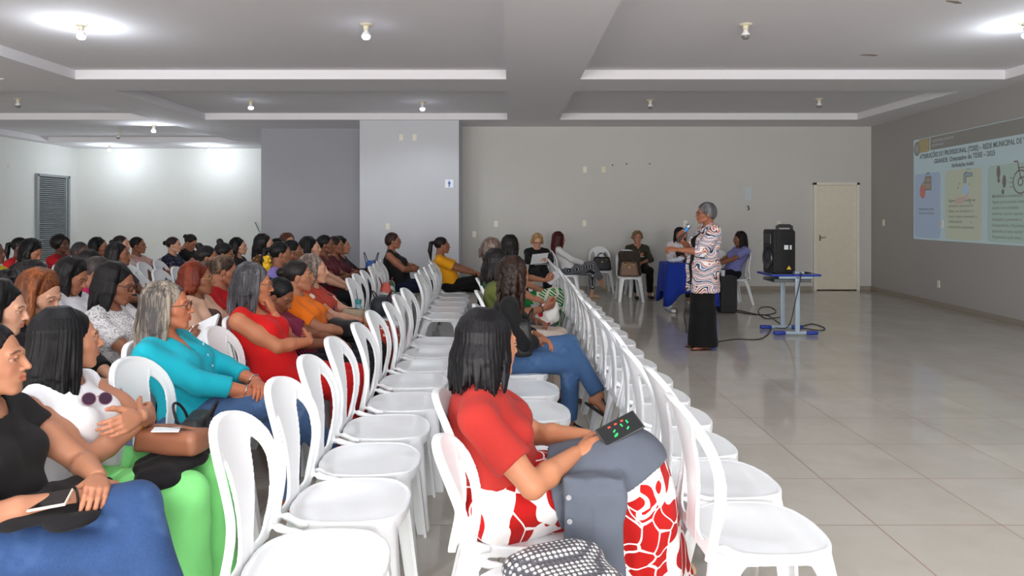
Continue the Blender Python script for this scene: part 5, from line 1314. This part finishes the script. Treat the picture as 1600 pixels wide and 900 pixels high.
def build_stage_people():
    P('blonde', 840, 367, 12.1, 'blonde woman with glasses, green scarf and black cardigan reading papers', yaw=-82, hpitch=20, skin=(206, 156, 132), L=1, seed=70, hair=('bob', (140, 108, 70), (184, 150, 106), .08, .8), top=top((22, 22, 25), sleeve='threeq'), bottom=bot((20, 20, 24)), arms=('hold', 'hold'), legs='crossR', glasses=('thick', (24, 22, 24)), group='women seated near the back wall')
    P('maroonhair', 873, 364, 12.7, 'woman with long dark red hair, white jacket and striped trousers', hyaw=22, skin=PALE, L=1, seed=71, hair=('longback', (58, 18, 20), (84, 26, 28), .40, .7), volume=1.12, top=top((224, 222, 224), sleeve='long'), bottom=bot((34, 36, 44), 'stripe', c2=(190, 192, 200), len=.8), arms=('lap', 'lap'), legs='crossR', shoes=('ballet_flat', (190, 160, 130)), lean=.18, group='women seated near the back wall')
    P('khaki', 996, 362, 13.2, 'woman with short blonde hair in a dark olive shirt against the back wall', yaw=-88, hyaw=0, hpitch=4, skin=(176, 124, 100), L=1, seed=72, w=1.1, hair=('bob', (110, 88, 62), (140, 116, 84), .04, .6), top=top((58, 58, 44), sleeve='threeq', vneck=.4), bottom=bot((18, 18, 20)), arms=('lap', 'hold'), shoes=('shoe', (24, 22, 24)), group='women seated near the back wall')
    P('tablewoman', 1062, 357, 12.45, 'woman with long black hair and white jacket behind the blue table', yaw=-100, hyaw=0, hpitch=10, skin=(150, 106, 88), L=1, seed=73, hair=('long', (18, 15, 17), None, .30), top=[top((40, 36, 40)), top((212, 204, 208), sleeve='long', off=.024, open=True)], bottom=bot((26, 24, 28)), arms=('hold', 'lap'), shoes=('ballet_flat', (206, 196, 190)), group='women seated near the back wall')
    P('lilac', 1155, 363, 11.9, 'woman with glasses, long dark hair and lilac blouse, seated beside the loudspeaker', yaw=193, hyaw=-6, hpitch=8, skin=BRN, L=1, seed=74, hair=('longback', (24, 17, 18), None, .36), top=top((128, 130, 192), sleeve='short', sl=.62, fold=.003), bottom=bot((20, 20, 26)), arms=('clasp', 'clasp'), glasses=('thin', (150, 150, 160)), lean=.14, group='women seated near the back wall')
    # the speaker on her feet
    Y = 7.9; X = 2.145
    PEOPLE['speaker'] = person('standing woman with short grey hair and paisley jacket speaking into a microphone', None, (X, Y), 184, (wx(1104, Y), Y, wz(318, Y)), hyaw=-4, hpitch=2, w=1.12, skin=(150, 96, 72), L=2, seed=80, stand=True,
        hair=('short', (62, 62, 64), (112, 112, 116), .1, .8), volume=1.08, glasses=('thin', (50, 46, 46)),
        arms=(((.30, .10, 1.105), (-.5, .4, -.8), (.95, -.15, .10), (0, -.6, -.8), 'hold'), ((.215, -.055, 1.20), (-.3, -.6, -.9), (.25, .25, 1), (-.3, .9, .1), 'grip')),
        top=[dict(mat=sh((18, 18, 20)), sleeve='none', hem=.80, neck=.085), dict(mat=cloth('jacket_fabric', (190, 104, 84), 'paisley', c2=(232, 228, 226), c3=(112, 130, 168)), name='jacket', sleeve='elbow', off=.028, hem=.635, open=True, fold=.004, neck=.085)],
        bottom=dict(mat=tr((16, 16, 18)), kind='skirt', name='skirt', hemz=.035, flare=.0, fold=.003), shoes=('sandal', (60, 34, 26)))
# ------------------------------------------------------------------ put it together
ORD = ['nearest', 'second', 'third', 'fourth', 'fifth', 'sixth', 'seventh', 'eighth', 'ninth', 'tenth', 'eleventh', 'twelfth', 'thirteenth', 'fourteenth', 'fifteenth', 'sixteenth', 'seventeenth', 'eighteenth', 'nineteenth']
rj = random.Random(5)
def row(xs, Ys, where, group):
    for i, Y in enumerate(Ys):
        x = xs(Y) if callable(xs) else xs
        lab = f'empty white chair, {ORD[i]} '+('to' if i == 0 else 'from')+f' the camera, {where}'
        chair(x+rj.uniform(-.015, .015), Y+rj.uniform(-.01, .01), rad(rj.uniform(-3, 3)), lab, group)
def build_chairs():
    row(.82, [2.39+.445*k for k in range(18)], 'in the rightmost row', 'empty white chairs of the rightmost row')
    row(.09, [1.93, 2.86, 3.34, 3.82, 4.32], 'in the red skirt row', 'empty white chairs in the row of the red skirt woman')
    row(-.61, [2.17, 2.62, 3.07, 3.53, 4.02, 4.52, 4.98, 5.45, 5.93], 'in the long empty middle row', 'empty white chairs of the long middle row')
    row(lambda Y: -.70-.02*(Y-7), [7.40, 7.88, 8.36, 8.86, 9.34], 'before the yellow shirt woman', 'empty white chairs before the yellow shirt woman')
    row(-1.36, [3.00, 3.86], 'beside the turquoise shirt woman', 'empty white chairs beside the turquoise shirt')
    row(lambda Y: -1.34-.07*(Y-7.4), [6.9, 7.4, 7.9, 8.5, 8.98, 9.46], 'before the crossed arms woman', 'empty white chairs holding bags before the crossed arms woman')
    for px, py, lab in ((244.5, 405.5, 'far empty chair in front of the navy shirt'), (220, 408.5, 'far empty chair in front of the dusty pink shirt'), (199, 413, 'far empty chair left of the dusty pink shirt'),
                        (244, 420, 'empty chair above the grey haired head, the left one'), (273, 416, 'empty chair left of the rust red bob'), (207, 427, 'empty chair with straps right of the dark glasses'),
                        (90, 412, 'empty chair in front of the red shirt with raised hand'), (108, 409, 'empty chair under the short greying hair'), (14, 411, 'empty chair at the left edge below the yellow shirt'), (10, 432, 'empty chair at the left edge above the blue scrunchie')):
        Y = 665/(py-HY); chair(wx(px, Y)+.28, Y, rad(rj.uniform(-4, 4)), 'white plastic '+lab, 'empty white chairs on the left side of the hall')
    chair(wx(940, 13.6), 13.70, rad(-88), 'white plastic chair against the back wall carrying a black bag', 'white chairs turned to the camera by the back wall')
    chair(wx(984, 12.3), 12.34, rad(-91), 'white plastic chair turned to the camera carrying a brown handbag', 'white chairs turned to the camera by the back wall')
    chair(wx(1124, 12.4), 12.4, rad(-95), 'empty white plastic chair behind the standing woman', 'white chairs turned to the camera by the back wall')
def build_things():
    handbag('handbag', (wx(941, 13.55), 13.62, .432), rad(-88), .38, .14, .26, (26, 25, 28), 'black tote bag on the chair against the back wall', group=None)
    handbag('handbag', (wx(984, 12.2), 12.27, .432), rad(-91), .34, .15, .25, (128, 98, 76), 'brown handbag with two handles on the chair turned to the camera')
    tag(sdf_obj('dark_cloth', [cone((0, -.15, .02), (0, .15, .02), .03, .03, k=.03), cone((-.02, -.14, .36), (-.02, .14, .34), .02, .02, k=.2), cone((0, -.15, .02), (-.02, -.14, .36), .03, .02, k=.08), cone((0, .15, .02), (-.02, .14, .34), .03, .02, k=.08), cone((0, 0, .02), (-.02, 0, .36), .03, .02, k=.2), cone((0, -.07, .02), (-.02, -.07, .36), .03, .02, k=.2), cone((0, .07, .02), (-.02, .07, .36), .03, .02, k=.2)],
        .008, sh((62, 54, 48)), None, (wx(984, 12.42), 12.45, .44), (0, 0, rad(-91)), disp=folds(.004, 1, 2)), 'dark brown garment propped behind the brown handbag', 'garment')
    # bags on the far chairs and on laps
    handbag('handbag', (-1.48, 8.45, .44), rad(10), .34, .16, .24, (214, 92, 80), 'coral red soft bag on a far chair before the crossed arms woman', soft=.02, metal=False)
    handbag('handbag', (-1.42, 8.02, .44), rad(25), .26, .14, .17, (196, 194, 188), 'black and white patterned bag below the coral bag', matl=cloth('bag_fabric', (206, 204, 196), 'script', c2=(50, 50, 50)), handles=False, metal=False)
    handbag('handbag', (-1.50, 8.9, .44), rad(5), .30, .14, .22, (40, 110, 76), 'green leaf print bag behind the coral bag', matl=cloth('bag_fabric', (214, 216, 206), 'fern', c2=(36, 110, 76)), handles=False, metal=False)
    handbag('backpack', (-1.34, 7.42, .44), rad(0), .30, .20, .20, (30, 34, 46), 'dark backpack on the far chair behind the rust red dress', soft=.015, metal=False)
    handbag('backpack', (-1.93, 9.86, .44), rad(0), .30, .20, .42, (52, 96, 170), 'bright blue backpack at the end of the wine red cardigan row', soft=.02, metal=False)
    handbag('handbag', (-1.33, 3.00, .437), rad(10), .30, .17, .20, (30, 30, 33), 'black handbag on the empty chair beside the turquoise shirt', soft=.01, metal=False)
    # clutch on the nearest chair
    g = G('studded_weave'); v = g.n('ShaderNodeTexVoronoi', Vector=g.coord((1, 1.0, 1)), Scale=62, Randomness=0.0)
    g.out(Base__Color=g.ramp(v.outputs['Distance'], [(0, lin((226, 226, 222))), (.36, lin((210, 210, 208))), (.44, lin((88, 88, 94))), (1, lin((60, 60, 66)))]), Roughness=.35)
    g.bump(g.math('SUBTRACT', 1, v.outputs['Distance']), .9, .008)
    r = empty('clutch_bag', (.150, 1.97, .436), rad(22)); tag(r, 'grey and white studded clutch bag on the chair nearest the camera', 'bag')
    sdf_obj('pouch', [cone((-.12, -.05, .022), (.12, -.06, .022), .024, .024, k=.03), cone((-.12, .06, .05), (.12, .07, .045), .026, .022, k=.05), cone((-.12, -.05, .02), (-.12, .06, .05), .024, .026, k=.04), cone((.12, -.06, .02), (.12, .07, .045), .024, .022, k=.04), cone((0, -.055, .022), (0, .065, .05), .026, .028, k=.08), cone((-.06, -.055, .022), (-.06, .065, .05), .026, .028, k=.08), cone((.06, -.055, .022), (.06, .065, .05), .026, .028, k=.08)], .0045, g.m, r, off=.004)
    b = MB(); b.tube([(-.14, .06, .055), (-.08, .10, .078), (.0, .105, .084), (.08, .10, .076), (.13, .08, .06)], .004, 8); b.build('zip_cord', BLACK, r, smooth=True)
    b = MB(); b.lathe([(.004, -.002), (.010, -.002), (.010, .002), (.004, .002)], (-.150, .02, .03), 14, Matrix.Rotation(rad(80), 4, 'X')); b.build('ring', plain('grey_metal', (150, 150, 150), .3, 1.0), r)
    # red skirt woman: phone and cardigan
    root, J = PEOPLE['redskirt']
    W_, M = J['hand'][-1]; p = W_+M[:, 0]*.135+V(.03, -.01, .045)
    phone(local(root, p), (rad(38), rad(-22), rad(16)), 'black phone with coloured lines on its screen held by the red skirt woman', lit=True)
    PR = J['bottom_prims']; lo, hi = bounds([q for q, _ in PR], .06); lo[2] = .10; F = Field(lo, hi, .007)
    for q, o in PR: F.add(q, o+.020)
    K = J['K']; F.disp(folds(.006, .8, 7))
    F.plane((.20, 0, .5), (-1, .12, -.25)); F.plane((0, 0, .36), (.55, 0, -1)) ; F.plane((.56, 0, 0), (1, 0, 0))
    G2 = Field(lo, hi, .007)
    for c_, h_ in (((.245, -.222, .485), (.052, .011, .135)), ((.335, -.232, .37), (.050, .011, .25)), ((.29, -.190, .625), (.10, .04, .03))): G2.add(box(c_, h_, .010, k=.012))
    G2.disp(folds(.006, 1.2, 3)); G2.plane((0, 0, .125), (.15, 0, -1)); hh_ = np.maximum(.02-np.abs(F.F-G2.F), 0)/.02; F.F = (np.minimum(F.F, G2.F)-hh_*hh_*.005).astype(f32)
    v, f = F.mesh(); o = link('cardigan', mesh_np('cardigan', v, f), sh((88, 94, 106)), None, tuple(root.location), tuple(root.rotation_euler))
    tag(o, 'grey knitted cardigan draped over the lap of the red skirt woman', 'cardigan')
    for k in range(4):
        b = MB(); b.lathe([(.001, -.002), (.008, -.002), (.009, .001), (.006, .003), (.001, .002)], (.208+.003*k, -.238, .60-.075*k), 14, Matrix.Rotation(rad(90), 4, 'X')); b.build('button', plain('pearl_button', (150, 152, 156), .3), o, smooth=True)
    # jeans woman: phone and black cloth on the lap
    root, J = PEOPLE['jeans']
    tag(sdf_obj('black_cloth', [ell((.16, -.10, .625), (.13, .13, .022)), ell((.20, .06, .63), (.10, .10, .02)), ell((.30, -.12, .61), (.07, .08, .018))], .006, sh((20, 19, 22)), None, tuple(root.location), tuple(root.rotation_euler), disp=folds(.004, 1.4, 5)), 'crumpled black garment under the phone on the jeans woman\'s lap', 'garment')
    phone(local(root, (.215, -.135, .662)), (rad(14), rad(-6), rad(14)), 'black phone in a pale case lying on the jeans woman\'s lap', (205, 196, 182), (30, 26, 26))
    # light green trousers woman: purse, black cloth, note
    root, J = PEOPLE['green']
    tag(sdf_obj('black_cloth', [ell((.34, .0, .585), (.12, .16, .026)), ell((.36, -.14, .565), (.09, .07, .03))], .006, sh((20, 19, 22)), None, tuple(root.location), tuple(root.rotation_euler), disp=folds(.004, 1.4, 2)), 'black garment under the tan purse on the light green trousers', 'garment')
    handbag('purse', local(root, (.33, .02, .610)), rad(78), .27, .14, .085, (140, 88, 64), 'tan leather purse lying on the light green trousers', handles=False, metal=False, soft=.01)
    b = MB(); b.box((0, 0, 0), (.09, .11, .004), .001); tag(b.build('note_card', PAPER, None, local(root, (.33, -.03, .705)), (rad(-8), rad(6), rad(20))), 'small white card on top of the tan purse', 'card')
    # sunglasses and watch
    f, C = J['f'], J['C']; c0 = C+f*.150+V(.0, -.03, .03); sg = empty('sunglasses', local(root, c0), root.rotation_euler.z); tag(sg, 'purple tinted sunglasses hooked on the white sleeveless top', 'sunglasses')
    sg.rotation_euler = (rad(-12), rad(-12), rad(-18))
    for s in (-1, 1):
        b = MB(); b.prism(disc(s*.034, 0, .028, .021), -.001, .001, Matrix.Rotation(rad(90), 4, 'Y') @ Matrix.Rotation(rad(90), 4, 'Z')); b.build('lens', plain('purple_lens', (70, 44, 66), .08), sg)
    b = MB()
    for s in (-1, 1): b.tube([(0, s*.034+.029*math.cos(t), .022*math.sin(t)) for t in [2*math.pi*k/20 for k in range(20)]], .002, 6, closed=True)
    b.tube([(0, -.008, .006), (.004, 0, .009), (0, .008, .006)], .002, 6); b.build('frame', plain('rose_frame', (170, 140, 150), .2, .4), sg, smooth=True)
    def band(key, s, label, mat, dial=False, off=.02, r0=.030, name='bracelet', cat='bracelet'):
        root, J = PEOPLE[key]; W_, M = J['hand'][s]; E = J['E'][s]; d = nrm(W_-E); c = W_-d*off; u = nrm(np.cross(d, V(0, 0, 1))); w_ = np.cross(d, u)
        b = MB(); b.tube([Vector(c+u*r0*math.cos(t)+w_*r0*math.sin(t)) for t in [2*math.pi*k/20 for k in range(20)]], .0035 if not dial else .005, 8, closed=True)
        if dial: b.box(tuple(c-w_*0+V(0, 0, r0+.002)), (.030, .030, .010), .004)
        o = b.build(name, mat, root, smooth=True); return o
    band('green', -1, '', GOLD, True, name='watch'); band('teal', 1, '', plain('silver', (190, 192, 196), .25, 1.0)); band('teal', -1, '', plain('silver', (190, 192, 196), .25, 1.0))
    band('olive', -1, '', BLACK); band('speaker', 1, '', GOLD, off=.01); band('yellow', -1, '', GOLD); band('jeans', -1, '', BLACK, off=.01)
    # teal: shirt buttons
    root, J = PEOPLE['teal']
    for k in range(5):
        p = lerp(J['C']+J['f']*.185+J['a']*.02, J['B']+J['f']*.150-J['a']*.06, k/4); b = MB(); b.lathe([(.001, -.001), (.006, -.001), (.006, .002), (.001, .002)], tuple(p), 12, Matrix.Rotation(rad(80), 4, 'Y')); b.build('button', plain('pearl_button', (190, 200, 202), .3), root, smooth=True)
    # hair clip, scrunchies
    root, J = PEOPLE['denim']; p = J['H']+J['R'] @ V(-.115, -.045, .02)
    b = MB(); b.lathe([(.001, -.004), (.014, 0), (.001, .004)], tuple(p), 10); b.lathe([(.001, -.004), (.011, 0), (.001, .004)], tuple(p+V(0, .0, .02)), 10); b.build('hair_clip', GOLD, root)['label'] = 'gold hair clip'
    root, J = PEOPLE['scrunchie']; p = J['H']+J['R'] @ V(-.135, -.03, -.045)
    o = sdf_obj('scrunchie', [ell(p+V(0, 0, z), (.032, .036, .030), k=.02) for z in (0, -.045, -.09)], .008, plain('yellow_flowers', (222, 176, 30), .8), root, disp=folds(.012, 3, 1)); o['label'] = 'yellow flower scrunchie'
    root, J = PEOPLE['leftedge']; p = J['H']+J['R'] @ V(-.10, -.0, .07)
    o = sdf_obj('scrunchie', [ell(p, (.05, .06, .035), k=.02)], .008, plain('blue_scrunchie_cloth', (36, 62, 140), .8), root, disp=folds(.006, 3, 1)); o['label'] = 'blue scrunchie'
    # notebooks and papers
    root, J = PEOPLE['script']; W_, M = J['hand'][-1]; p = (J['W'][1]+J['W'][-1])/2+V(.10, 0, .035)
    notebook(local(root, p), (rad(28), rad(-26), rad(0)), 'open white spiral notebook held by the woman in the printed shirt', .24, .30, .014)
    root, J = PEOPLE['writer']; notebook(local(root, (.36, .0, .60)), (rad(0), rad(-3), 0), 'white notebook on the grey trousers of the writing woman', .20, .26, .012)
    root, J = PEOPLE['leafskirt']; W_ = J['W'][1]; notebook(local(root, W_+V(.10, -.03, .03)), (rad(10), rad(-40), rad(10)), 'white paper pad held above the palm leaf trousers', .17, .22, .008)
    root, J = PEOPLE['blonde']; W_ = J['W'][-1]
    b = MB(); b.box((0, 0, 0), (.21, .29, .004), .001); tag(b.build('paper_sheets', PAPER, None, local(root, W_+V(.12, .03, .04)), (rad(8), rad(-55), rad(-75))), 'white paper sheets held up by the blonde woman', 'papers')
    b = MB(); b.box((0, 0, 0), (.24, .30, .008), .002); tag(b.build('paper_sheets', plain('grey_paper', (196, 198, 202), .6), None, local(root, (.34, .06, .675)), (0, rad(-8), rad(-70))), 'open booklet on the lap of the blonde woman', 'papers')
    root, J = PEOPLE['khaki']; b = MB(); b.box((0, 0, 0), (.13, .18, .01), .002); tag(b.build('paper_sheets', PAPER, None, local(root, J['W'][-1]+V(.10, .0, .0)), (0, rad(-10), rad(-60))), 'white card in the hand of the dark olive shirt woman', 'papers')
    # bags on laps
    root, J = PEOPLE['denim']; handbag('handbag', local(root, (.10, -.17, .56)), rad(8), .26, .15, .24, (24, 23, 25), 'black leather handbag at the side of the wavy haired woman', soft=.012)
    root, J = PEOPLE['curlygrey']; handbag('purse', local(root, (.20, .0, .62)), rad(80), .20, .12, .11, (150, 134, 112), 'taupe purse on the lap of the curly grey haired woman', handles=False, metal=False)
    b = empty('water_bottle', local(root, (.20, .19, .55))); tag(b, 'small bottle with a teal cap beside the taupe purse', 'bottle')
    m_ = MB(); m_.lathe([(.001, 0), (.032, 0), (.034, .02), (.034, .15), (.022, .19), (.014, .20), (.001, .20)], n=20); m_.build('bottle_body', plain('bottle_plastic', (120, 160, 170), .12), b, smooth=True)
    m_ = MB(); m_.lathe([(.001, .20), (.026, .20), (.026, .235), (.001, .238)], n=20); m_.build('bottle_cap', plain('teal_cap', (40, 130, 132), .4), b, smooth=True)
    root, J = PEOPLE['orange']; handbag('handbag', local(root, (.22, -.03, .60)), rad(70), .24, .14, .13, (26, 24, 26), 'black cloth bag on the lap of the orange shirt woman', handles=False, metal=False, soft=.012)
    root, J = PEOPLE['olive']
    o = sdf_obj('plastic_bag', [ell((0, 0, .09), (.10, .09, .09), k=.05), ell((.04, .03, .16), (.05, .06, .05), k=.04)], .008, cloth('printed_plastic', (226, 224, 222), 'dots', c2=(200, 30, 46), sc=.3), None, local(root, (.33, .04, .585)), None, disp=folds(.007, 1.8, 2), planes=[((0, 0, .0), (0, 0, -1))]); tag(o, 'white plastic bag with red print on the beige trousers', 'bag')
    # microphone in the raised hand
    root, J = PEOPLE['speaker']; W_, M = J['hand'][-1]; c0 = W_+M[:, 0]*.085-M[:, 2]*.035; hd = J['H']+J['R'] @ V(.135, 0, -.06)
    d = nrm(hd-c0); mr = empty('microphone', local(root, c0), root.rotation_euler.z); tag(mr, 'blue banded wireless microphone in the standing woman\'s raised hand', 'microphone')
    q = Vector(d).to_track_quat('Z', 'Y').to_matrix().to_4x4()
    for nm, prof, mt in (('handle', [(.001, -.10), (.014, -.10), (.016, -.04), (.018, .06), (.001, .06)], plain('mic_black', (30, 30, 34), .35)), ('blue_band', [(.001, .03), (.0195, .03), (.0205, .085), (.001, .085)], plain('mic_blue', (60, 130, 190), .35)),
                         ('grille', [(.001, .085), (.019, .085), (.026, .10), (.027, .115), (.021, .135), (.001, .142)], plain('mic_grille', (170, 176, 184), .35, .8))):
        b = MB(); b.lathe(prof, (0, 0, 0), 20, q); b.build(nm, mt, mr, smooth=True)
def build_light():
    w = bpy.data.worlds.new('World'); S_.world = w; w.use_nodes = True
    bg = w.node_tree.nodes['Background']; bg.inputs[0].default_value = (.72, .82, 1, 1); bg.inputs[1].default_value = .8
    def add_fill(x0, x1, e):  # added fill light behind the viewer, tilted up to brighten the ceiling
        ld = bpy.data.lights.new('rear_fill', 'AREA'); ld.shape = 'RECTANGLE'; ld.size = x1-x0; ld.size_y = 2.6; ld.energy = e; ld.color = (1.0, .97, .93)
        o = bpy.data.objects.new('rear_fill', ld); COL.objects.link(o); o.location = ((x0+x1)/2, -5.0, 1.5); o.rotation_euler = (rad(122), 0, 0)
    add_fill(-10, -7, 250); add_fill(-5.6, -1.6, 540); add_fill(-.4, 3.6, 580)
def build_camera():
    cd = bpy.data.cameras.new('camera'); cam = bpy.data.objects.new('camera', cd); COL.objects.link(cam)
    cam.location = (0, 0, CH); cam.rotation_euler = (rad(90), 0, 0); cd.sensor_width = 36; cd.lens = 36*FOC/1600
    cd.shift_x = (800-CX)/1600; cd.shift_y = -(450-HY)/1600; cd.clip_start = .05
    S_.camera = cam
    vs = S_.view_settings; vs.view_transform = 'Standard'; vs.look = 'None'; vs.gamma = 1; vs.use_curve_mapping = False; vs.exposure = 0.0
import time as _t
_t0 = _t.time()
for fn in (build_camera, build_room, build_lamps, build_fittings, build_slide, build_stage, build_near, build_row_d, build_row_e, build_back_rows, build_stage_people, build_chairs, build_things, build_light):
    fn(); print('STEP', fn.__name__, round(_t.time()-_t0, 1))
